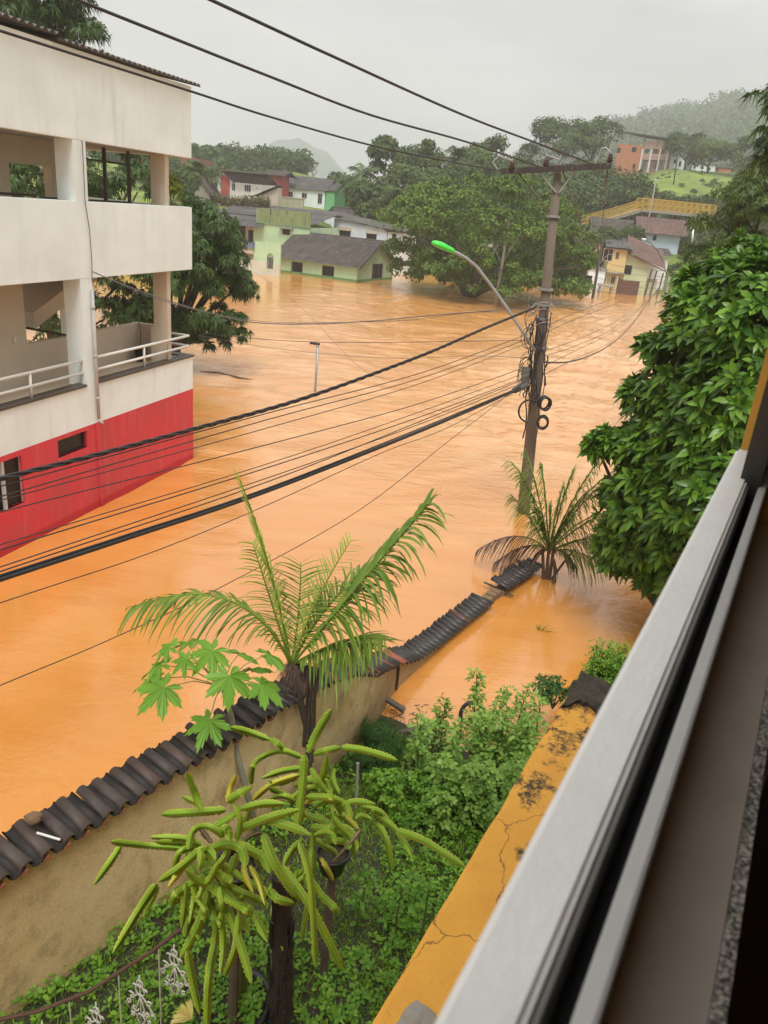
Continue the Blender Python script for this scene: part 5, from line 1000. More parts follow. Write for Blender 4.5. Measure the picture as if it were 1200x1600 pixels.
for k in range(59):
    a, c_ = ss[k], ss[k+1]; za_, zc_ = topz(a)-.02, topz(c_)-.02; la, lc = lat(a), lat(c_); b.add([(a, la-.12, -2), (c_, lc-.12, -2), (c_, lc-.12, zc_), (a, la-.12, za_), (a, la+.12, -2), (c_, lc+.12, -2), (c_, lc+.12, zc_+.04), (a, la+.12, za_+.04)], [(0, 1, 2, 3), (5, 4, 7, 6), (3, 2, 6, 7)])
lc = lat(S1); b.add([(S1, lc-.12, -2), (S1, lc+.12, -2), (S1, lc+.12, topz(S1)), (S1, lc-.12, topz(S1))], [(0, 1, 2, 3)]); b.build('wall_body', m, wo_)
M_cap = tilemat('wall_tiles', [(.030, .022, .018), (.055, .036, .028), (.022, .018, .016), (.045, .030, .025), (.07, .045, .035), (.028, .02, .018), (.35, .10, .045)], .6, .6, 9)
M_cap2 = tilemat('wall_tiles_worn', [(.045, .032, .026), (.08, .05, .036), (.028, .022, .018), (.10, .05, .035)], .6, .5, 12)
def caps(b, s, pitch, ln, rr_, r, up=True, lift=0.0):
    """one tapered half-round tile across the wall"""
    n = 9; z0 = topz(s)+.01; r0, r1 = rr_*1.0, rr_*.82; l_ = lat(s); y0, y1 = l_-.2-ln*.04, l_-.2+ln; yaw = r.uniform(-.05, .05); vs = []
    for (y, rad_, zz_) in ((y0, r0, z0), (y1, r1, z0+.075)):
        for th_ in (0, .014):
            for k in range(n): an = math.pi*k/(n-1); q = (1 if up else -1); vs.append((s+(rad_-th_)*math.cos(an)+yaw*(y-l_+.2), y, zz_+lift+q*(rad_-th_)*math.sin(an)*.72+(0 if up else .03)))
    A0, B0, A1, B1 = 0, n, 2*n, 3*n; fs = []
    for k in range(n-1): fs += [(A0+k, A0+k+1, A1+k+1, A1+k), (B0+k+1, B0+k, B1+k, B1+k+1), (A0+k+1, A0+k, B0+k, B0+k+1), (A1+k, A1+k+1, B1+k+1, B1+k)]
    b.add(vs, fs)
r_ = random.Random(12); near = MB(); worn = MB(); far = MB(); trough = MB(); s = ex[0]-.9
sj = float(np.interp(6, range(len(ex)), ex))
while s < sj:
    pit = .172; ln = .34; caps(near if r_.random() > .35 else worn, s+r_.uniform(-.008, .008), pit, ln*r_.uniform(.86, 1.08), .054, r_, True, r_.uniform(.03, .05)); caps(trough, s+pit/2, pit, ln*.98, .058, r_, False, .01)
    s += pit*r_.uniform(.93, 1.07)
while s < S1: k_ = 1+.035*(s-sj); caps(far, s, .15, .33*k_*r_.uniform(.96, 1.04), .060*k_, r_, True, .02+r_.uniform(0, .008)); s += .120*k_*r_.uniform(.95, 1.05)
near.build('tile_coping', M_cap2, wo_, smooth=True); worn.build('tile_coping', plain('tile_lichen', (.05, .035, .028), .65, 0, .7, 14, .006), wo_, smooth=True); trough.build('trough_tiles', plain('black_trough_tile', (.018, .015, .013), .7, 0, .5, 12), wo_, smooth=True)
mf = tilemat('wall_tiles_far', [(.028, .024, .022), (.04, .033, .03), (.024, .02, .02), (.05, .04, .034), (.03, .026, .024), (.034, .03, .028), (.03, .025, .022), (.40, .11, .05)], .42, .4, 9); far.build('tile_coping', mf, wo_, smooth=True)
b = MB()
for s in np.arange(ex[0]-.9, sj, .168): b.box(s-.03, s+.025, -.212, -.17, topz(s)-.01, topz(s)+.02)
b.build('mortar_lip', plain('red_clay_edge', (.30, .10, .05), .8, 0, .5, 12), wo_)
q = WF.loc(622, 1060, .36); b = MB(); b.tube([(q[0], lat(q[0])-.15, q[1]+.22), (q[0]+.01, lat(q[0])-.15, q[1]), (q[0], lat(q[0])-.15, q[1]-.2)], .02, 8); b.build('drain_stub', plain('rust_pipe', (.05, .03, .02), .8), wo_)
q = WF.loc(606, 1100, .2); b = MB(); b.beam((q[0]-.02, .22, q[1]+.09), (q[0]+.05, -.05, q[1]-.03), .09, .05); tag(b.build('wall_bracket', M_wood, None), 'dark wooden block wedged at the foot of the ochre wall', 'block'); bpy.data.objects['wall_bracket'].location = V(WF.o); bpy.data.objects['wall_bracket'].rotation_euler = (0, 0, WF.rz)
# the broken far end: bare bricks and a loose piece of coping leaning into the water
fo_ = thing('broken_wall_end', 'broken end of the garden wall with loose dark tiles sinking into the water', 'wall', WF.o, WF.rz)
e0 = WF.loc(772, 935, 0); e1 = WF.loc(835, 893, 0); b = MB(); r_ = random.Random(5)
e0 = (9.85, 0)
for k in range(6): s = e0[0]+k*.17; b.box(s, s+.15, lat(s)-.10+r_.uniform(-.02, .02), lat(s)+.12, -1.5, .10+r_.uniform(-.03, .03))
b.build('brick', plain('muddy_brick', (.20, .13, .07), .9), fo_, bevel=.012)
b = MB(); topz0 = topz; a0, a1 = 10.3, 12.0; topz = lambda s: .10-.03*(s-a0)
for k in range(12): caps(b, a0+.10+(a1-a0)*k/12, .15, .42*r_.uniform(.8, 1.1), .075, r_, True, .04+(.04 if k < 2 else 0)+r_.uniform(0, .02))
b.build('loose_tile', mf, fo_, smooth=True); topz = topz0
b = MB(); b.beam((a0+.1, lat(a0)-.3, .06), (a0+.15, lat(a0)+.35, .12), .03); b.build('batten', M_wood, fo_)
# things lying on the coping
p = WF.w(WF.loc(58, 1306, 0)[0], .02, 0); p[2] = topz(WF.loc(58, 1306, 0)[0])+.20
bm = bmesh.new(); bmesh.ops.create_icosphere(bm, subdivisions=3, radius=.052)
for v_ in bm.verts: n_ = float(fbm(np.array([v_.co.x*20+3]), np.array([v_.co.y*20+v_.co.z*13]), 3)[0]); v_.co *= (1+n_*.5); v_.co.x *= 1.15; v_.co.z *= .85
me = bpy.data.meshes.new('stone'); bm.to_mesh(me); bm.free(); o = link('stone', me, plain('brown_stone', (.15, .09, .05), .9, 0, .4, 20)); o.location = V(p); tag(o, 'brown stone lying on the dark wall tiles at the lower left', 'stone')
p0 = WF.w(WF.loc(66, 1320, -.1)[0], -.05, topz(WF.loc(66, 1320)[0])+.13); p1 = WF.w(WF.loc(96, 1335, -.2)[0], -.2, topz(WF.loc(96, 1335)[0])+.11)
o = MB().tube([(0, 0, 0), tuple(p1-p0)], .009, 8).build('white_rod', M_al); o.location = V(p0); tag(o, 'short white rod beside the stone on the wall tiles', 'rod')
# ---- yellow wall below the window
YF = Fr((.12, 1.81, 0), 27.0); yw = thing('yellow_wall', 'broad yellow painted wall top with black mould, cracks and a broken grey far end', 'wall', YF.o, YF.rz)
m, t, b = newmat('yellow_masonry_paint'); v = coords(t); g = noise(t, v, 40, 6, .7)
c = mixc(t, (.76, .38, .045), (.66, .31, .035), ramp(t, noise(t, v, 2.5, 6), [(.35, 0.), (.65, 1.)])); c = mixc(t, c, (.42, .20, .03), ramp(t, g, [(.60, 0.), (.74, .8)]))
sp = N(t, 'ShaderNodeSeparateXYZ'); t.links.new(v, sp.inputs[0]); far_ = N(t, 'ShaderNodeMapRange'); far_.inputs[1].default_value = .6; far_.inputs[2].default_value = 2.6; far_.inputs[3].default_value = -.13; far_.inputs[4].default_value = .10; t.links.new(sp.outputs['X'], far_.inputs[0])
mo = ramp(t, math_(t, 'ADD', noise(t, v, 3.2, 9, .68), far_.outputs[0]), [(.515, 0.), (.565, 1.)]); spk = ramp(t, noise(t, v, 30, 6, .8), [(.38, 0.), (.55, 1.)]); c = mixc(t, c, (.035, .030, .018), math_(t, 'MULTIPLY', mo, spk))
vo = N(t, 'ShaderNodeTexVoronoi', feature='DISTANCE_TO_EDGE'); vo.inputs['Scale'].default_value = 1.3; dn = N(t, 'ShaderNodeVectorMath', operation='ADD'); nn = N(t, 'ShaderNodeTexNoise'); nn.inputs['Scale'].default_value = 6; nn.inputs['Detail'].default_value = 6; t.links.new(v, nn.inputs['Vector']); sc_ = N(t, 'ShaderNodeVectorMath', operation='SCALE'); sc_.inputs['Scale'].default_value = .25; t.links.new(nn.outputs['Color'], sc_.inputs[0]); t.links.new(v, dn.inputs[0]); t.links.new(sc_.outputs[0], dn.inputs[1]); t.links.new(dn.outputs[0], vo.inputs['Vector'])
c = mixc(t, c, (.08, .04, .01), ramp(t, vo.outputs['Distance'], [(.0, .9), (.006, 0.)])); t.links.new(c, b.inputs['Base Color']); b.inputs['Roughness'].default_value = .75; bump(t, b, g, .6, .006)
LY = 2.42; b = MB(); nS = 60; r_ = np.random.default_rng(2)
xs_ = np.linspace(-2.6, LY, nS); e_ = .008*fbm(xs_*4, xs_*0+3, 4)*2
for k in range(nS-1):
    x0, x1, a, c_ = xs_[k], xs_[k+1], e_[k], e_[k+1]; b.add([(x0, a, 4.19), (x1, c_, 4.19), (x1, c_-.02, 4.205), (x0, a-.02, 4.205), (x0, -.62, 4.205), (x1, -.62, 4.205), (x0, a, .2), (x1, c_, .2)], [(0, 3, 2, 1), (3, 4, 5, 2), (6, 0, 1, 7)])
b.add([(LY, 0, .2), (LY, -.62, .2), (LY, -.62, 4.205), (LY, -.01, 4.2)], [(0, 1, 2, 3)]); b.build('wall_body', m, yw)
bm = bmesh.new(); bmesh.ops.create_grid(bm, x_segments=30, y_segments=30, size=.5); me = bpy.data.meshes.new('broken_end')
for v_ in bm.verts:
    x, y = v_.co.x+.5, v_.co.y+.5; ed = min(x, 1-x, y, 1-y); n_ = float(fbm(np.array([x*5]), np.array([y*5+7]), 5)[0]); v_.co = Vector((LY-.24+.44*x+.28*n_*(1-x*.3)+.10*math.sin(y*7)*(1-x), .01-.62*y+.05*n_, 4.19+min(.045, ed*1.2)+.035*n_ if ed > 0 else 3.9))
bm.to_mesh(me); bm.free(); mk, tk, bk = newmat('broken_mossy_concrete'); v = coords(tk); c = mixc(tk, (.075, .060, .040), (.028, .025, .016), ramp(tk, noise(tk, v, 14, 7, .7), [(.4, 0.), (.6, 1.)])); c = mixc(tk, c, (.20, .17, .12), ramp(tk, noise(tk, v, 40, 6, .7), [(.62, 0.), (.75, .7)])); tk.links.new(c, bk.inputs['Base Color']); bk.inputs['Roughness'].default_value = .95; bump(tk, bk, noise(tk, v, 30, 6, .7), 1, .02); link('broken_end', me, mk, yw)
MB().box(LY, LY+.19, -.60, -.01, .2, 4.16).build('broken_core', mk, yw)
bm = bmesh.new(); bmesh.ops.create_icosphere(bm, subdivisions=3, radius=.07); q = YF.loc(655, 1597, -.1)
for v_ in bm.verts: v_.co *= 1+.9*float(fbm(np.array([v_.co.x*30+3]), np.array([v_.co.y*30+v_.co.z*25]), 3)[0]); v_.co.z *= .3
me = bpy.data.meshes.new('mortar_lump'); bm.to_mesh(me); bm.free(); o = link('mortar_lump', me, M_conc); o.location = V(G(652, 1600, 4.215)); tag(o, 'grey lump of mortar on the yellow wall at the bottom edge', 'mortar')
# ---- the house with the window the picture is taken from
HF = Fr((0, 0, 0), 27.6); yz = lambda px, z: float(G(px, 1600, z)@HF.y)
hs = thing('own_house', 'yellow walled house whose open window with a white track fills the right edge', 'house', HF.o, HF.rz)
M_yw = paint('yellow_house_wall', (.62, .36, .06), (.2, .12, .03), .6); E_ = .057; ty0, ty1 = yz(675, 6.55), yz(821, 6.55); tx = 1.075
ywi = yz(1137, 6.46); print('sill', ty0, ty1, ywi); b = MB().wall(-3.0, 1.6, -2, 8.3, ywi, ty0-.004, [(-1.2, tx, 6.36, 8.1)]); b.build('wall', M_yw, hs)
rm = MB(); rm.box(-3, 4, -4.5, ywi-.001, 5.25, 5.35); rm.build('floor', plain('brown_floor_tile', (.07, .035, .02), .3, 0, .15, 3), hs)
rm = MB(); rm.box(-3.1, 4.1, -4.6, ty0, 8.3, 8.42); rm.build('ceiling', M_white, hs)
rm = MB(); rm.box(-3.1, -3, -4.5, -.16, 5.35, 8.3); rm.box(4, 4.1, -4.5, -.16, 5.35, 8.3); rm.box(-3, 4, -4.6, -4.5, 5.35, 8.3); rm.box(1.6, 4, ywi-.1, ywi-.001, 5.35, 8.3); rm.build('room_wall', M_beige, hs)
wn = MB(); wn.box(-1.2, tx, ty1, ty0, 6.48, 6.55); win = wn.build('window_track', plain('white_powder_coat', (.84, .83, .79), .30, 0, .10, 30, .0012), hs, bevel=.003)
gy0, gy1 = yz(890, 6.545), yz(933, 6.545)
MB().box(-1.2, tx, yz(840, 6.545), ty1-.0005, 6.48, 6.544).build('track_lip', plain('grey_aluminium', (.20, .19, .17), .4, .5, .05), win)
MB().box(-1.2, tx, yz(889, 6.5), yz(841, 6.5), 6.478, 6.49).build('track_groove', M_black, win)
MB().box(-1.2, tx, gy1, gy0, 6.455, 6.545).build('track_rib', plain('white_powder_coat_rib', (.50, .49, .46), .35), win, bevel=.0012)
ms_ = plain('grey_brown_sill', (.42, .36, .30), .35, 0, .2, 14, .001); zs_ = 6.46; sy0, sy1, sy2 = gy1-.001, yz(1105, zs_), yz(1135, zs_)
MB().box(-1.2, tx, sy1, ty0-.006, 6.36, zs_-.006).box(-1.2, tx, sy1, sy0, zs_-.006, zs_).build('sill', ms_, hs); 
m, t, b = newmat('speckled_granite'); v = coords(t); c = ramp(t, noise(t, v, 450, 3, .6), [(.42, (.05, .045, .04)), (.5, (.25, .23, .2)), (.6, (.62, .58, .5))]); t.links.new(c, b.inputs['Base Color']); b.inputs['Roughness'].default_value = .3
MB().box(-1.2, tx, sy2, sy1-.0005, zs_-.05, zs_-.001).build('sill_edge', m, hs)
MB().box(tx-.03, tx, -.10, ty0-.022, 6.552, 8.1).build('window_jamb', plain('dark_aluminium', (.05, .047, .04), .4, .3, .05), hs)
gm, t, b = newmat('tinted_glass'); b.inputs['Base Color'].default_value = (.01, .06, .05, 1); b.inputs['Roughness'].default_value = .05; b.inputs['Transmission Weight'].default_value = .5; b.inputs['IOR'].default_value = 1.45
gy = (yz(850, 6.5)+yz(875, 6.5))/2; sl = MB().box(.93, tx-.031, gy-.010, gy+.012, 6.495, 6.53).box(.93, .945, gy-.010, gy+.012, 6.53, 8.08); so = sl.build('sliding_sash', MATS['dark_aluminium'], hs, bevel=.002); MB().box(.945, tx-.031, gy-.002, gy+.002, 6.53, 8.08).build('pane', gm, so)
# ================================================================== PLANTS IN THE GARDEN
Cm = lambda p, o: np.array(p)-np.array(o)
def frond(P0, P1, P2, n, L, r, droop=.35, lw=.03, start=.12, fold=.55, sidegap=0.0, up=None, taper=.5):
    t_ = np.linspace(start, 1, n)[:, None]; p = P0*(1-t_)**2+2*P1*t_*(1-t_)+P2*t_*t_; tg = nrm(np.gradient(p, axis=0)); view = nrm(np.array([[0, 0, H]])-p); upv = np.array([0, 0, 1.]) if up is None else np.array(up)
    nn = nrm(view*.45+upv*.8+0*tg); side = nrm(np.cross(tg, nn)); ps = []; tt = t_[:, 0]
    ll = L*(np.clip((tt-start)/.2, .35, 1))*(1-(1-taper)*np.clip((tt-.5)/.5, 0, 1)**1.5)
    for sg in (-1, 1):
        dd = tg*fold+side*sg+np.array([0, 0, -.10])+.10*r.normal(size=tg.shape); l = ll*r.uniform(.82, 1.08, n)
        # leaflet strips in four bending segments
        d = nrm(dd); w = np.cross(d, nrm(nn+.3*r.normal(size=nn.shape))); w = nrm(w); K = 5; vs = np.empty((n, K*2+1, 3)); a = np.linspace(0, 1, K+1)
        dr = droop*r.uniform(.6, 1.5, n)
        for k in range(K):
            c = p+d*(l*a[k])[:, None]; c[:, 2] -= dr*l*a[k]**2; wk = lw*(.55+.45*math.sin(math.pi*min(1, a[k]*1.1+.25)))*.5; vs[:, 2*k] = c-w*wk; vs[:, 2*k+1] = c+w*wk
        c = p+d*(l*.97)[:, None]; c[:, 2] -= dr*l*1.0; vs[:, -1] = c
        F = []
        for k in range(K-1): F += [(2*k, 2*k+1, 2*k+3), (2*k, 2*k+3, 2*k+2)]
        F.append((2*K-2, 2*K-1, 2*K)); F = np.array(F); ps.append((vs.reshape(-1, 3), (F[None]+(np.arange(n)*(2*K+1))[:, None, None]).reshape(-1, 3)))
    t2 = np.linspace(0, 1, 18)[:, None]; q = P0*(1-t2)**2+2*P1*t2*(1-t2)+P2*t2*t2; mb = MB(); mb.tube(list(q), [.014*(1-.8*i/17)+.002 for i in range(18)], 5); V_ = np.array(mb.v); F_ = []
    for f_ in mb.f:
        for k in range(1, len(f_)-1): F_.append((f_[0], f_[k], f_[k+1]))
    ps.append((V_, np.array(F_))); return join(ps)
LF_p1 = leafmat('garden_palm_leaf', (.10, .19, .020), (.24, .34, .045), .38, .3, 1.5); LF_p2 = leafmat('young_palm_leaf', (.24, .36, .04), (.42, .52, .09), .4, .4, 1.5); LF_dead = leafmat('dead_frond', (.080, .055, .045), (.20, .13, .10), .8, .1, 2)
# ---- the garden palm
pb = gp(3.05, .28); rP = math.hypot(pb[0], pb[1]); o = thing('garden_palm', 'slender garden palm with long arching fronds growing against the tiled wall', 'palm', pb); r_ = np.random.default_rng(17); hub = R(455, 1040, rP)-pb; pt = lambda x, y, d=0: R(x, y, rP+d)-pb
b = MB(); b.tube([(0, 0, -.1), (.02, 0, hub[2]*.5), tuple(hub)], [.05, .038, .035], 9)
for k in range(7): a = k*.9; b.tube([(.05*math.cos(a), .05*math.sin(a), hub[2]*.35+.06*k), (.05*math.cos(a), .05*math.sin(a), hub[2]*.6+.05*k), (.03*math.cos(a), .03*math.sin(a), hub[2]*.98)], [.022, .016, .010], 6)
b.build('trunk', plain('palm_fibre_trunk', (.065, .05, .035), .9, 0, .6, 12, .02), o)
for (m1, tp, n, L, dr, lw, mt, d1, d2) in [((432, 900), (376, 752), 36, .36, .15, .016, LF_p2, 0, -.1), ((560, 915), (670, 786), 46, .70, .55, .040, LF_p1, -.1, 0), ((385, 880), (208, 948), 34, .42, .75, .030, LF_p1, .1, .3), ((515, 915), (600, 880), 30, .50, .5, .026, LF_p1, .3, .6),
    ((430, 960), (395, 850), 28, .36, .4, .020, LF_p2, .3, .5), ((470, 960), (470, 880), 24, .5, .4, .022, LF_p1, .4, .6), ((520, 1000), (575, 1010), 24, .5, .7, .026, LF_p1, -.2, -.4),
    ((480, 950), (548, 845), 26, .36, .25, .018, LF_p2, .2, .4), ((545, 985), (600, 1000), 22, .42, .6, .026, LF_p1, -.3, -.5), ((470, 920), (500, 800), 0, .3, .3, .02, LF_p2, 0, 0)]:
    if not n: continue
    vs, fs = frond(hub, pt(*m1, d1), pt(*tp, d2), int(n*1.25), L*1.22, r_, dr*.75, lw, fold=.75); link('frond', np_mesh('frond', vs, fs), mt, o)
n = 1500; th = r_.uniform(0, 6.28, n); st_ = pt(492, 1052)-hub; c0 = hub+st_*r_.uniform(0, 1.0, n)[:, None]; c0[:, 2] += .05*r_.random(n); dd = np.stack([np.cos(th), np.sin(th)*.7, r_.uniform(-.5, .35, n)], 1); vs, fs = leaves(c0, dd, sph(n, r_), r_.uniform(.10, .26, n), .005, BL, .9); link('dead_skirt', np_mesh('dead_skirt', vs, fs), LF_dead, o)
# ---- small palm by the broken wall end, with dead fronds
pb2 = G(858, 905); pb2[2] = -.8; r2 = math.hypot(pb2[0], pb2[1]); o = thing('small_palm', 'small clumping palm at the foot of the utility pole with brown dead fronds', 'palm', pb2); pt2 = lambda x, y, d=0: R(x, y, r2+d)-pb2; r_ = np.random.default_rng(18)
hub2 = pt2(858, 862)
b = MB(); [b.tube([(.05*k-.1, 0, 0), (.05*k-.1, 0, .7), tuple(pt2(858+10*(k-1), 858-8*k))], [.045, .04, .03], 7) for k in range(3)]; [b.tube([tuple(pt2(862, 905)), tuple(pt2(880, 880)), tuple(pt2(895, 862))], [.03, .025, .02], 6)]; b.build('trunk', plain('muddy_stem', (.10, .06, .035), .9), o)
for (m1, tp, n, L, dr, mt) in [((838, 760), (797, 722), 26, .45, .45, LF_p1), ((850, 745), (846, 728), 24, .4, .5, LF_p1), ((898, 765), (935, 722), 26, .5, .5, LF_p1), ((905, 800), (965, 800), 22, .45, .6, LF_p1), ((825, 800), (800, 775), 22, .42, .6, LF_p1), ((880, 770), (896, 735), 24, .45, .4, LF_p1),
    ((870, 820), (892, 815), 18, .45, .4, LF_p1), ((850, 815), (835, 800), 18, .4, .4, LF_p1), ((858, 820), (860, 790), 20, .42, .3, LF_p1), ((915, 830), (950, 850), 18, .4, .7, LF_p1),
    ((905, 780), (948, 755), 26, .5, .5, LF_p1), ((930, 830), (985, 830), 22, .5, .6, LF_p1), ((840, 790), (812, 742), 24, .45, .5, LF_p1), ((920, 800), (1000, 790), 26, .5, .5, LF_p1), ((900, 770), (975, 725), 26, .5, .5, LF_p1), ((890, 850), (940, 880), 20, .5, .6, LF_p1), ((845, 780), (822, 705), 26, .45, .5, LF_p1), ((870, 790), (880, 760), 24, .45, .5, LF_p1), ((885, 800), (915, 770), 24, .5, .4, LF_p1), ((850, 830), (838, 815), 18, .5, .4, LF_p1),
    ((815, 815), (748, 858), 24, .32, .75, LF_dead), ((830, 835), (775, 878), 20, .32, .7, LF_dead), ((880, 850), (900, 885), 14, .3, .6, LF_dead), ((845, 850), (828, 885), 16, .3, .6, LF_dead), ((870, 870), (868, 905), 14, .25, .5, LF_dead)]:
    vs, fs = frond(hub2, pt2(*m1), pt2(*tp), int(n*1.5), L*1.35, r_, dr*1.15, .022, fold=.8); link('frond', np_mesh('frond', vs, fs), mt, o)
# frond tips sticking out of the water
q = G(843, 985); o_ = leaves(np.tile([[0, 0, -.05]], (9, 1)), np.stack([np.linspace(-.5, 1.3, 9), np.linspace(.2, -.4, 9), np.linspace(1.3, .25, 9)], 1), sph(9), np.linspace(.24, .42, 9), .028, BL, .25)
o = link('drowned_frond', np_mesh('drowned_frond', *o_), LF_p1); o.location = V(q); tag(o, 'narrow palm leaf tips poking out of the brown water right of the wall', 'palm frond')
# ---- papaya
def papaya_leaf(R_, r):
    vs = [(0, 0, 0)]; fs = []; lob = [-2.45, -1.6, -.85, 0, .85, 1.6, 2.45]; sz = [.55, .8, .95, 1.05, .95, .8, .55]
    out = []
    for a, s in zip(lob, sz):
        for (da, q) in ((-.40, .42), (-.33, .66), (-.27, .60), (-.18, .86), (-.12, .80), (0, 1.0), (.12, .80), (.18, .86), (.27, .60), (.33, .66)): out.append((a+da, q*s*R_))
    for a, q in out: vs.append((q*math.cos(a), q*math.sin(a), -.35*q*q/R_+.015*math.sin(a*7)))
    for k in range(1, len(vs)-1): fs.append((0, k, k+1))
    return vs, fs
pp = gp(2.25, .34); rq = math.hypot(pp[0], pp[1]); o = thing('papaya_plant', 'young papaya plant with a thin grey stem and broad lobed leaves before the wall', 'papaya', pp); top = R(347, 1072, rq)-pp
b = MB(); b.tube([(0, 0, -.05), tuple(R(371, 1180, rq)-pp), tuple(R(362, 1120, rq)-pp), tuple(top)], [.034, .030, .026, .018], 9); b.build('stem', plain('papaya_stem', (.30, .28, .20), .7, 0, .3, 20), o, smooth=True)
LF_pap = leafmat('papaya_leaf', (.11, .27, .025), (.22, .42, .05), .4, .3, 2)
r_ = random.Random(3)
for (px, py, s, d) in [(264, 1011, .15, .1), (256, 1074, .21, -.25), (332, 1017, .19, -.1), (358, 1056, .20, -.3), (407, 1069, .19, -.25), (327, 1126, .19, -.35), (418, 1022, .17, .1), (251, 1038, .17, 0), (300, 1003, .15, .3), (375, 1020, .16, .2), (290, 1030, .13, -.1), (240, 1060, .16, .15), (395, 1045, .15, .2)]:
    q = R(px, py, rq+d)-pp; vs, fs = papaya_leaf(s*1.4, r_); dirn = Vector(q-top); dirn.z = 0; ang = math.atan2(dirn.y, dirn.x) if px > 262 or True else 0
    m_ = Matrix.Translation(V(q)) @ Matrix.Rotation(ang+r_.uniform(-.3, .3), 4, 'Z') @ Matrix.Rotation(r_.uniform(.15, .55), 4, 'Y') @ Matrix.Rotation(r_.uniform(-.35, .1), 4, 'X')
    lf = MB().add(vs, fs).turn(m_).build('leaf', LF_pap, o)
    MB().tube([tuple(top), tuple((top+q)/2+[0, 0, .06]), tuple(q)], [.006, .005, .004], 5).build('stalk', plain('papaya_stalk', (.20, .22, .08), .5), lf)
# ---- dragon fruit cacti
m_cac = leafmat('cactus_flesh', (.13, .29, .024), (.30, .48, .036), .42, .15, 3, vein=(.70, .74, .10)); m_cac_y = leafmat('cactus_flesh_yellow', (.40, .42, .04), (.5, .46, .06), .4, 0, 3, vein=(.75, .62, .10)); m_cac_b = leafmat('cactus_dry', (.22, .17, .10), (.3, .22, .14), .7, 0, 3, vein=(.12, .08, .05))
def cactus_stem(P, w, seed):
    """three winged stem with scalloped ribs along the points P"""
    r = random.Random(seed); P = [np.array(p, float) for p in P]; Q = []
    if len(P) == 2: P = [P[0], (P[0]+P[1])/2+np.array([0, 0, .03]), P[1]]
    for i in range(len(P)-1):
        a, b_, c_, e = P[max(i-1, 0)], P[i], P[i+1], P[min(i+2, len(P)-1)]; n = max(5, int(np.linalg.norm(c_-b_)/.012))
        for t_ in np.linspace(0, 1, n, endpoint=False): Q.append(.5*((2*b_)+(-a+c_)*t_+(2*a-5*b_+4*c_-e)*t_**2+(-a+3*b_-3*c_+e)*t_**3))
    Q.append(P[-1]); Q = np.array(Q); L = np.concatenate([[0], np.cumsum(np.linalg.norm(np.diff(Q, axis=0), axis=1))]); T = L[-1]; vs = []; fs = []; at_ = []; ph0 = r.uniform(0, 2.1); tw = r.uniform(-.5, .5); fl = r.uniform(.026, .034)
    for i, (q, l) in enumerate(zip(Q, L)):
        tg = Q[min(i+1, len(Q)-1)]-Q[max(i-1, 0)]; tg /= np.linalg.norm(tg)+1e-9; view = np.array([0, 0, H])-(q+OFF); view /= np.linalg.norm(view); s = np.cross(tg, view); s /= np.linalg.norm(s)+1e-9; u = np.cross(s, tg)
        env = min(1, .45+l/.06)*min(1, (max(0, T-l)/.10)**.6+.10); sc = abs(math.sin(math.pi*l/fl+ph0))**.7
        for k, an in enumerate((0.0+ph0*.25, math.pi+ph0*.2, math.pi*.5+ph0*.3)):
            an += tw*l/T; rr_ = w*env*(.66+.44*sc)*(1 if k < 2 else .16); vs.append(q+rr_*(s*math.cos(an)+u*math.sin(an))); at_.append(1.0)
            a2 = an+(math.pi*.25 if k == 0 else -math.pi*.25 if k == 1 else math.pi); vs.append(q+w*.07*env*(s*math.cos(a2)+u*math.sin(a2))); at_.append(0.0)
    order = [0, 1, 4, 3, 2, 5]   # around: wing, valley, back wing, valley, wing, under
    for i in range(len(Q)-1):
        for k in range(6): a, c_ = order[k], order[(k+1) % 6]; fs.append((i*6+a, i*6+c_, (i+1)*6+c_)); fs.append((i*6+a, (i+1)*6+c_, (i+1)*6+a))
    return np.array(vs), np.array(fs), at_
def cactus(name, label, base, stems, dep, seed, extra=None):
    global OFF
    o = thing(name, label, 'cactus', base); OFF = np.array(base); r = random.Random(seed); stems = list(stems)
    for hx, hy, nn_, a0, a1, dr0 in (extra or ()):
        for _ in range(nn_):
            a = rad(r.uniform(a0, a1)); l = r.uniform(70, 190); x0, y0 = hx+r.uniform(-45, 45), hy+r.uniform(-40, 60); dx, dy = math.cos(a)*l, -math.sin(a)*l*.7
            stems.append([r.choice('ggtgw'), (x0, y0), (x0+dx*.45, y0+dy*.55), (x0+dx*.85, y0+dy*.7+l*.15*dr0), (x0+dx, y0+dy*.5+l*.5*dr0)])
    for k, st_ in enumerate(stems):
        kind = st_[0] if isinstance(st_[0], str) else 'g'; pts = [p for p in st_ if not isinstance(p, str)]; d0 = dep+r.uniform(-.22, .22); w = {'g': .024, 't': .019, 'y': .021, 'b': .016, 'w': .028}[kind]
        P = [D(140+x/2, 1080+y/2, d0+(.10*i if i else 0)*r.uniform(-1, .6))-OFF for i, (x, y) in enumerate(pts)]
        vs, fs, at_ = cactus_stem(P, w*r.uniform(.9, 1.12), seed*100+k); link('stem', np_mesh('stem', vs, fs, False, {'edge': at_}), {'y': m_cac_y, 'b': m_cac_b}.get(kind, m_cac), o)
    return o
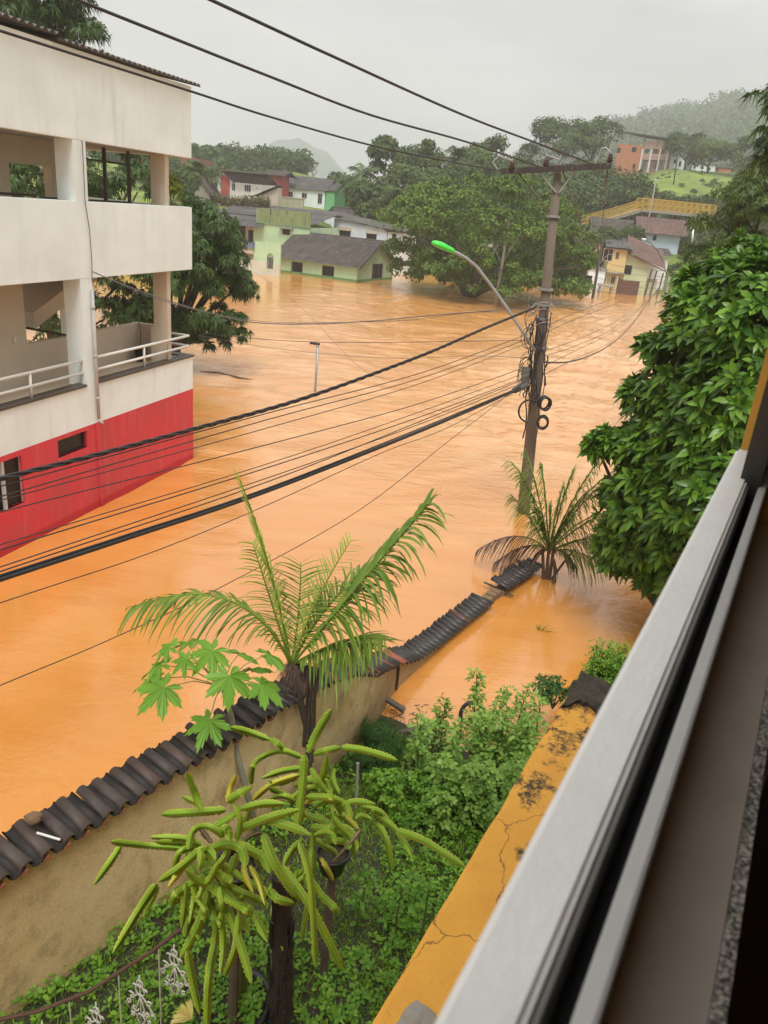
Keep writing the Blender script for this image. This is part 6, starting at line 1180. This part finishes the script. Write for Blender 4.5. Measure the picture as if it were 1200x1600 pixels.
b1 = gp(.35, .98); ca = cactus('dragon_fruit_cactus', 'dragon fruit cactus with a mop of hanging three ribbed stems, nearest the bottom edge', b1, [
    [(320, 520), (290, 492), (180, 482), (66, 470)], [(98, 482), (60, 540), (14, 605)], [(350, 480), (290, 460), (188, 456)], ['t', (330, 480), (290, 475), (205, 470)], ['w', (425, 370), (330, 378), (224, 384)], [(350, 375), (330, 320), (302, 252)], ['t', (352, 360), (325, 345), (288, 328)],
    ['y', (428, 345), (440, 300), (458, 262)], [(430, 345), (470, 318), (508, 296)], [(470, 368), (540, 352), (612, 352)], ['w', (470, 432), (560, 395), (656, 370)], [(560, 405), (620, 420), (692, 450)], [(380, 430), (430, 400), (480, 365)], ['w', (208, 602), (150, 690), (72, 820)], ['t', (215, 610), (190, 660), (165, 705)],
    ['y', (350, 488), (300, 540), (245, 612)], [(352, 490), (270, 560), (215, 595)], ['w', (462, 508), (418, 620), (392, 780), (372, 900), (366, 1050)], ['w', (352, 580), (420, 660), (470, 790), (506, 914)], ['w', (430, 620), (500, 680), (556, 784)], ['w', (542, 446), (580, 540), (648, 645)],
    [(600, 545), (700, 690), (792, 874)], [(655, 470), (690, 600), (706, 860)], [(335, 590), (325, 660), (312, 725)], ['w', (305, 810), (320, 900), (345, 1010)], ['w', (372, 630), (340, 730), (282, 836)], ['y', (480, 536), (488, 580), (512, 632)], ['y', (500, 545), (530, 600), (548, 668)], [(410, 690), (418, 790), (408, 888)], [(468, 690), (455, 800), (420, 892)],
    [(440, 470), (420, 520), (375, 570)], [(455, 460), (490, 400), (500, 372)], [(340, 560), (360, 520), (400, 500)], ['b', (345, 430), (370, 460), (392, 488)], ['b', (540, 440), (500, 455), (470, 490)], [(310, 610), (280, 640), (262, 670)], [(400, 540), (360, 600), (300, 560)], [(480, 600), (470, 680), (500, 760)], ['w', (330, 580), (310, 520), (345, 490)], [(560, 620), (590, 650), (640, 660)], ['t', (450, 350), (470, 400), (460, 470)], [(300, 600), (295, 680), (288, 740)]], 4.75, 3, extra=[(380, 480, 9, -30, 210, 1.0), (400, 560, 10, -110, -30, .6), (340, 620, 7, -140, -60, 1)])
b2 = gp(1.35, 1.45); cb = cactus('dragon_fruit_cactus', 'second dragon fruit cactus, taller and farther back against the ochre wall', b2, [
    ['w', (682, 192), (710, 130), (756, 55)], ['w', (788, 175), (860, 185), (962, 216)], [(700, 196), (740, 185), (785, 176)], ['w', (672, 200), (665, 300), (642, 450)], [(662, 206), (600, 186), (540, 205), (510, 236), (504, 292)], [(660, 240), (600, 250), (538, 272)], ['y', (650, 262), (570, 290), (508, 342)], [(655, 262), (600, 285), (560, 280)],
    ['w', (560, 150), (500, 128), (438, 112)], [(560, 148), (590, 165), (618, 190)], [(690, 240), (715, 280), (745, 322)], ['y', (672, 352), (710, 330), (760, 342)], [(778, 362), (830, 345), (892, 352)], ['y', (755, 368), (800, 392), (842, 430)], [(880, 372), (930, 410), (962, 436)], ['w', (958, 434), (1050, 470), (1172, 548)], [(900, 412), (930, 470), (944, 560)], [(960, 440), (990, 480), (1008, 520)], [(850, 360), (910, 380), (950, 440)],
    ['y', (722, 520), (740, 550), (762, 592)], [(772, 386), (768, 430), (768, 484)], ['w', (665, 466), (630, 500), (604, 548)], ['b', (848, 432), (810, 480), (758, 536)], [(702, 500), (690, 620), (662, 775)], [(640, 340), (600, 320), (560, 300)], [(700, 300), (730, 260), (742, 200)], [(780, 320), (760, 280), (765, 240)], ['y', (655, 340), (665, 380), (650, 420)], [(640, 620), (600, 680), (560, 740)], [(690, 560), (650, 600), (600, 640)], [(830, 400), (850, 390), (882, 402)]], 5.65, 4, extra=[(660, 320, 7, -20, 200, .9), (720, 420, 9, -100, 40, 1.0), (660, 520, 8, -130, -50, .8), (600, 620, 8, -120, -60, .8)])
M_pot = plain('black_plastic_pot', (.016, .016, .018), .35, 0, .3, 12)
def pot(name, label, c, r0, h, tilt=0, soil=True):
    o = thing(name, label, 'pot', c); MB().lathe([(0, 0), (r0*.72, 0), (r0*.95, h), (r0*1.08, h), (r0*1.08, h+.03), (r0*.93, h+.03), (r0*.88, h*.8)], n=28).build('shell', M_pot, o, smooth=True)
    MB().lathe([(0, h*.86), (r0*.9, h*.84)], n=24).build('soil', MATS['wet_soil'], o); return o
c = D(365, 1590, 5.75); pot('plant_pot', 'large black pot with dark soil and a green stump at the bottom edge', (c[0], c[1], float(gz(.3, 1.1))), .26, .30); 
o = MB().tube([(0, 0, 0), (.01, 0, .25), (-.01, .01, .55)], [.055, .05, .045], 10).build('cactus_stump', plain('olive_stump', (.10, .12, .03), .6, 0, .3, 12)); o.location = V((c[0]+.03, c[1]+.05, float(gz(.3, 1.1))+.25)); tag(o, 'thick olive green cactus stump standing in the large black pot', 'stump')
hp = D(368, 1325, 4.95); pot('hanging_pot', 'round black pot rim almost buried in the nearer cactus', (hp[0], hp[1], hp[2]-.32), .14, .16)
hp2 = D(522, 1312, 5.9); pot('hanging_pot', 'black pot under the stems of the farther cactus', (hp2[0], hp2[1], hp2[2]-.30), .13, .16)
for nm, lb, px, z_, hq in (('wooden_post', 'dark rotten wooden post holding up the nearer cactus', 368, 0, hp), ('wooden_post', 'black post under the pot of the farther cactus', 520, 0, hp2)):
    b = MB(); zg = float(gz(.8, 1.2)); b.tube([(0, 0, zg-hq[2]-.2), (.01, 0, -.32)], .035, 8); o = b.build('wooden_post', M_wood, None); o.location = V(hq); tag(o, lb, 'post')
pw_ = np.array([c[0], c[1], float(gz(.3, 1.1))+.30]); rw_ = np.random.default_rng(6); q_ = rw_.uniform(-.2, .2, (70, 3)); q_[:, 2] = rw_.uniform(0, .08, 70); vs, fs = whorls(q_, np.array([[0, 0, 1.]])+.5*sph(70, rw_), 5, .05, .6, rw_, 1.2, .2); o = link('pot_weeds', np_mesh('pot_weeds', vs, fs), LF_pap); o.location = V(pw_); tag(o, 'small green weeds sprouting in the large black pot', 'weeds')
# the dark shaggy stump
c = D(437, 1530, 5.6); g0_ = float(gz(.7, 1.4)); b = MB(); r_ = random.Random(8); pts = [(0, 0, g0_-c[2]-.1), (.02, 0, 0), (.0, .02, .45), (-.03, .0, 1.0)]
b.tube(pts, [.10, .085, .07, .06], 16)
for k in range(70): a = r_.uniform(0, 6.28); z = r_.uniform(-.6, .7); rr_ = .085-.025*z; b.beam((rr_*math.cos(a), rr_*math.sin(a), z), (rr_*1.15*math.cos(a), rr_*1.15*math.sin(a), z+r_.uniform(.08, .25)), r_.uniform(.012, .03), .01)
o = b.build('tree_stump', plain('dark_shaggy_bark', (.028, .020, .014), .95, 0, .7, 16, .02)); o.location = V(c); tag(o, 'dark shaggy bark trunk between the two cactus plants', 'trunk')
# flower bud
c = D(300, 1592, 4.6); vs, fs = leaves(np.zeros((16, 3)), np.stack([np.linspace(-1, -.2, 16), r_.uniform(-.3, .3)+np.linspace(-.4, .4, 16), np.linspace(.1, .3, 16)], 1), sph(16), .13, .03, L8, .3); o = link('cactus_flower', np_mesh('cactus_flower', vs, fs), leafmat('pale_yellow_petal', (.62, .52, .12), (.75, .66, .30), .5, .3, 2)); o.location = V(c); tag(o, 'pale yellow cactus flower at the bottom edge', 'flower')
# ---- little fence with cast ornaments
zf = lambda x, y: D(x, y, 5.0); fo = thing('garden_fence', 'low white fence with cast scroll ornaments under a curved rusty rail, bottom left corner', 'fence', gp(-.9, .9)); f0 = np.array(fo.location)
rp_ = [(-60, 1592), (0, 1593), (60, 1580), (140, 1549), (200, 1510), (240, 1485), (275, 1457), (290, 1448)]; q = [zf(*p)-f0 for p in rp_]; MB().tube(q, .013, 8).build('rail', plain('rusty_rail', (.085, .040, .025), .8, 0, .5, 20, .004), fo, smooth=True)
M_cast = plain('old_white_cast', (.50, .48, .42), .7, 0, .35, 25, .003)
def ornament(px, py, s):
    """diamond of scrolls hanging below the rail"""
    c = zf(px, py)-f0; b = MB(); rt = np.array([math.cos(rad(29+0)), -math.sin(rad(29)), 0])*.8+np.array([.2, 0, 0]); rt = rt/np.linalg.norm(rt); P = lambda x, z: tuple(c+rt*x*s+np.array([0, 0, z*s]))
    b.tube([P(0, .2), P(0, -.2), P(0, -1.6), P(0, -2.6)], .0055, 6)
    for z0, r0 in ((-.25, .14), (-.62, .22), (-2.2, .2)): b.tube([P(r0*math.cos(a), z0+r0*1.3*math.sin(a)) for a in np.linspace(0, 6.28, 14)], .006, 6, False)
    for sg in (-1, 1):
        for (x0, z0, r0, st_) in ((.24, -.52, .13, 0), (.42, -1.15, .2, .8), (.62, -1.55, .17, 2.0), (.3, -1.75, .2, 3.0), (.42, -2.2, .14, 1)):
            b.tube([P(sg*(x0+r0*(1-.09*k)*math.cos(st_+k*.55)), z0+r0*(1-.09*k)*math.sin(st_+k*.55)) for k in range(10)], [.0055]*9+[.010], 6)
        b.tube([P(0, -.8), P(sg*.2, -1.0), P(sg*.5, -1.35), P(sg*.75, -1.7), P(sg*.6, -1.95)], .0055, 6); b.tube([P(0, -1.0), P(sg*.12, -1.4), P(sg*.3, -2.0), P(0, -2.5)], .005, 6)
    b.build('ornament', M_cast, fo, smooth=True)
for (px, py, s) in ((150, 1572, .17), (218, 1530, .17), (272, 1482, .17), (66, 1602, .17)): ornament(px, py, s)
for px, py in ((108, 1564), (185, 1522), (248, 1482)): a = zf(px, py)-f0; MB().tube([tuple(a), tuple(a-np.array([0, 0, .9]))], .005, 6).build('rod', M_cast, fo)
# ---- shrubs and bushes
def shrub(name, label, stems, L, asp, seed, mat, per=.07, nl=4, cat='shrub', spread=1.2, spur=3):
    """stems with leaf rosettes all the way up; stems = (top px, py, range)"""
    r = np.random.default_rng(seed); P = []; Nn = []; b = MB(); base = None
    for (px, py, rg, gx_, gy_) in stems:
        tp = R(px, py, rg); sw = tp-EYE; bs = np.array([tp[0]+gx_, tp[1]+gy_, 0.0]); dd_ = bs-WF.o; s1 = float(dd_@WF.x); t1 = -float(dd_@WF.y); bs[2] = float(gz(s1, t1))
        if base is None: base = bs.copy()
        n = max(3, int((tp[2]-bs[2])/per)); mid = (bs+tp)/2+np.array([r.uniform(-.06, .06), r.uniform(-.06, .06), 0])
        pth = [bs*(1-u)**2+2*mid*u*(1-u)+tp*u*u for u in np.linspace(0, 1, n)]; b.tube([p-base for p in pth], [.011*(1-.7*i/(n-1))+.002 for i in range(n)], 5)
        for i, p in enumerate(pth):
            u = i/(n-1)
            if u < .18: continue
            P.append(p-base); Nn.append(np.array([0, 0, 1])+.25*r.normal(size=3))
            for _ in range(spur if u < .95 else 1): a = r.uniform(0, 6.28); o_ = r.uniform(.05, .17)*(1.1-.6*u); P.append(p-base+np.array([math.cos(a)*o_, math.sin(a)*o_, r.uniform(0, .05)])); Nn.append(np.array([math.cos(a)*.6, math.sin(a)*.6, .9]))
    o = thing(name, label, cat, base); P = np.array(P); Nn = np.array(Nn); vs, fs = whorls(P, Nn, nl, L, asp, r, spread, .25); link('foliage', np_mesh('foliage', vs, fs), mat, o); b.build('stem', plain(name+'_twig', (.10, .11, .04), .7), o); return o
LF_mint = leafmat('soft_leaf', (.16, .31, .04), (.34, .52, .11), .5, .3, 1.5); LF_round = leafmat('round_leaf', (.10, .25, .02), (.24, .42, .045), .45, .3, 1.5); r_ = random.Random(77)
st_ = [(745, 1052, 8.5, .05, -.1), (695, 1098, 8.3, 0, 0), (790, 1078, 8.4, 0, 0), (825, 1075, 8.6, -.1, 0), (845, 1095, 8.4, 0, 0), (720, 1130, 8.0, 0, 0), (770, 1110, 8.1, 0, 0), (650, 1170, 8.0, 0, 0), (630, 1205, 7.7, 0, 0)]+[(r_.uniform(655, 850), r_.uniform(1110, 1205), r_.uniform(7.3, 8.3), r_.uniform(-.1, .1), r_.uniform(-.1, .1)) for _ in range(34)]
shrub('mint_bush', 'tall soft leaved bush with pale green paired leaves beside the yellow wall', st_, .095, .48, 5, LF_mint, .075)
st_ = [(r_.uniform(590, 740), r_.uniform(1205, 1285), r_.uniform(6.7, 7.5), r_.uniform(-.1, .1), r_.uniform(-.1, .1)) for _ in range(40)]
shrub('round_leaved_bush', 'low dense bush with small round bright leaves below the tall soft leaved bush', st_, .055, .85, 6, LF_round, .05, 5, spur=5)
st_ = [(r_.uniform(690, 850), r_.uniform(1180, 1300), r_.uniform(6.6, 7.6), 0, 0) for _ in range(26)]
shrub('round_leaved_bush', 'bushy small leaved growth filling the corner against the yellow wall', st_, .07, .7, 9, LF_mint, .06, 5, spur=4)
st_ = [(r_.uniform(470, 700), r_.uniform(1340, 1480), r_.uniform(5.0, 6.3), 0, 0) for _ in range(26)]
shrub('weed_patch', 'loose patch of leafy weeds behind the hanging cactus stems', st_, .07, .6, 10, leafmat('weed_leaf', (.08, .22, .02), (.20, .38, .04), .5, .25, 2), .09, 4, spur=2)
def puff(name, label, c, rad_, n, size, asp, seed, mat, nl=14, cat='bush', tmpl=RH, hang=.1):
    r = np.random.default_rng(seed); o = thing(name, label, cat, (c[0], c[1], c[2]-rad_[2])); vs, fs = crown((0, 0, rad_[2]), rad_, nl, max(rad_)*.42, n, size, r, tmpl=tmpl, asp=asp, hang=hang, fill=.4); link('foliage', np_mesh('foliage', vs, fs), mat, o)
    b = MB(); [b.tube([(0, 0, -.1), (rad_[0]*.5*math.cos(k), rad_[1]*.5*math.sin(k), rad_[2]*1.2)], [.015, .005], 5) for k in range(5)]; b.build('stem', M_bark, o); return o
LF_fern = leafmat('fern_leaf', (.030, .095, .018), (.07, .17, .03), .6, .2, 2)
c = R(565, 1172, 7.9); puff('ferny_bush', 'feathery dark green bush at the foot of the ochre wall', c, (.50, .45, .36), 9000, .055, .16, 1, LF_fern, 20, hang=.6, tmpl=BL)
st_ = [(r_.uniform(925, 985), r_.uniform(1003, 1050), r_.uniform(9.2, 9.9), r_.uniform(-.12, .12), 0) for _ in range(22)]
shrub('small_bush', 'small light green bush just past the broken end of the yellow wall', st_, .055, .5, 12, LF_round, .05, 4, spur=4, cat='bush')
c = R(868, 1082, 9.3); puff('shore_bush', 'dark little bush at the water edge left of the broken yellow wall', c, (.28, .25, .16), 1000, .07, .45, 3, LF_fern, 10)
c = R(310, 1500, 4.4); 
# ---- ground cover
r_ = np.random.default_rng(44); n = 42000; s_ = r_.uniform(-1.6, 5.3, n); t_ = r_.uniform(-.03, 3.4, n); dens = fbm(s_*1.2, t_*1.2, 3)+.5; k = (r_.random(n) < .35+dens*.9); s_, t_ = s_[k], t_[k]; n = len(s_)
P_ = WF.o[None]+s_[:, None]*WF.x-(-(-t_))[:, None]*WF.y; P_[:, 2] = gz(s_, t_)-.01; dd = sph(n, r_)*.55; dd[:, 2] = np.abs(dd[:, 2])+.75; vs1 = leaves(P_, dd, sph(n, r_), r_.uniform(.06, .20, n)*(.6+dens[k]), .008, BL, .45)
tag(link('grass', np_mesh('grass', *vs1), leafmat('grass_blade', (.16, .32, .025), (.36, .54, .05), .5, .3, 1.2)), 'short wet grass covering the garden floor', 'grass', kind='stuff')
n = 3400; s_ = r_.uniform(-1.6, 5.0, n); t_ = r_.uniform(0, 3.2, n); k = (fbm(s_*1.0+9, t_*1.0, 3) > -.05) | (t_ < .5); s_, t_ = s_[k], t_[k]; n = len(s_)
P_ = WF.o[None]+s_[:, None]*WF.x-t_[:, None]*WF.y; P_[:, 2] = gz(s_, t_)+r_.uniform(.02, .16, n); vs2 = whorls(P_, np.array([[0, 0, 1.]])+.4*sph(n, r_), 5, .055, .6, r_, 1.25, .2)
tag(link('ground_cover', np_mesh('ground_cover', *vs2), leafmat('clover_leaf', (.09, .24, .02), (.24, .42, .04), .5, .25, 2)), 'low broad leaved weeds spread between the grass', 'weeds', kind='stuff')
# ---- drifting and lying debris
def stick(name, label, cat, pts, r, mat):
    b = MB(); o0 = np.array(pts[0]); b.tube([np.array(p)-o0 for p in pts], r, 7); o = b.build(name, mat, None); o.location = V(o0); return tag(o, label, cat)
stick('drifting_log', 'thin dark log floating in the water right of the red wall', 'log', [G(312, 581, .01), G(340, 583, .03), G(372, 590, .03), G(398, 594, .0)], [.03, .06, .05, .02], M_wood)
stick('dead_branch', 'dark crooked branch lying at the water edge beyond the ferny bush', 'branch', [G(596, 1152, .05), G(630, 1143, .12), (G(655, 1138, .12)), G(680, 1128, .18)], [.02, .035, .03, .015], M_wood)
stick('dead_branch', 'thinner branch crossing the crooked one at the water edge', 'branch', [G(610, 1160, .05), G(640, 1150, .08), G(672, 1150, .05)], [.015, .02, .01], M_bark)
stick('grey_stake', 'pale grey stake standing upright behind the farther cactus', 'stake', [R(556, 1262, 6.7), R(559, 1192, 6.7)], .017, M_conc)
o = thing('rubber_hoop', 'half buried black rubber hoop behind the tall soft leaved bush', 'hoop', G(738, 1118, .1)); MB().tube([(.17*math.cos(a), .08*math.sin(a), .17*math.sin(a)) for a in np.linspace(0, 2*math.pi, 26)], .03, 9, False).build('ring', M_black, o, smooth=True)
r_ = random.Random(61)
b = MB(); q0 = G(600, 1140, 0)
for k in range(120): x, y = r_.uniform(575, 665), r_.uniform(1100, 1165); a = G(x, y, .012)-q0; an = r_.uniform(0, 3.1); l = r_.uniform(.02, .09); b.beam(a, a+np.array([l*math.cos(an), l*math.sin(an), .003]), .008, .006)
o = b.build('floating_litter', M_wood, None); o.location = V(q0); tag(o, 'scraps of twigs and leaf litter floating where the wall meets the garden', 'litter', kind='stuff')
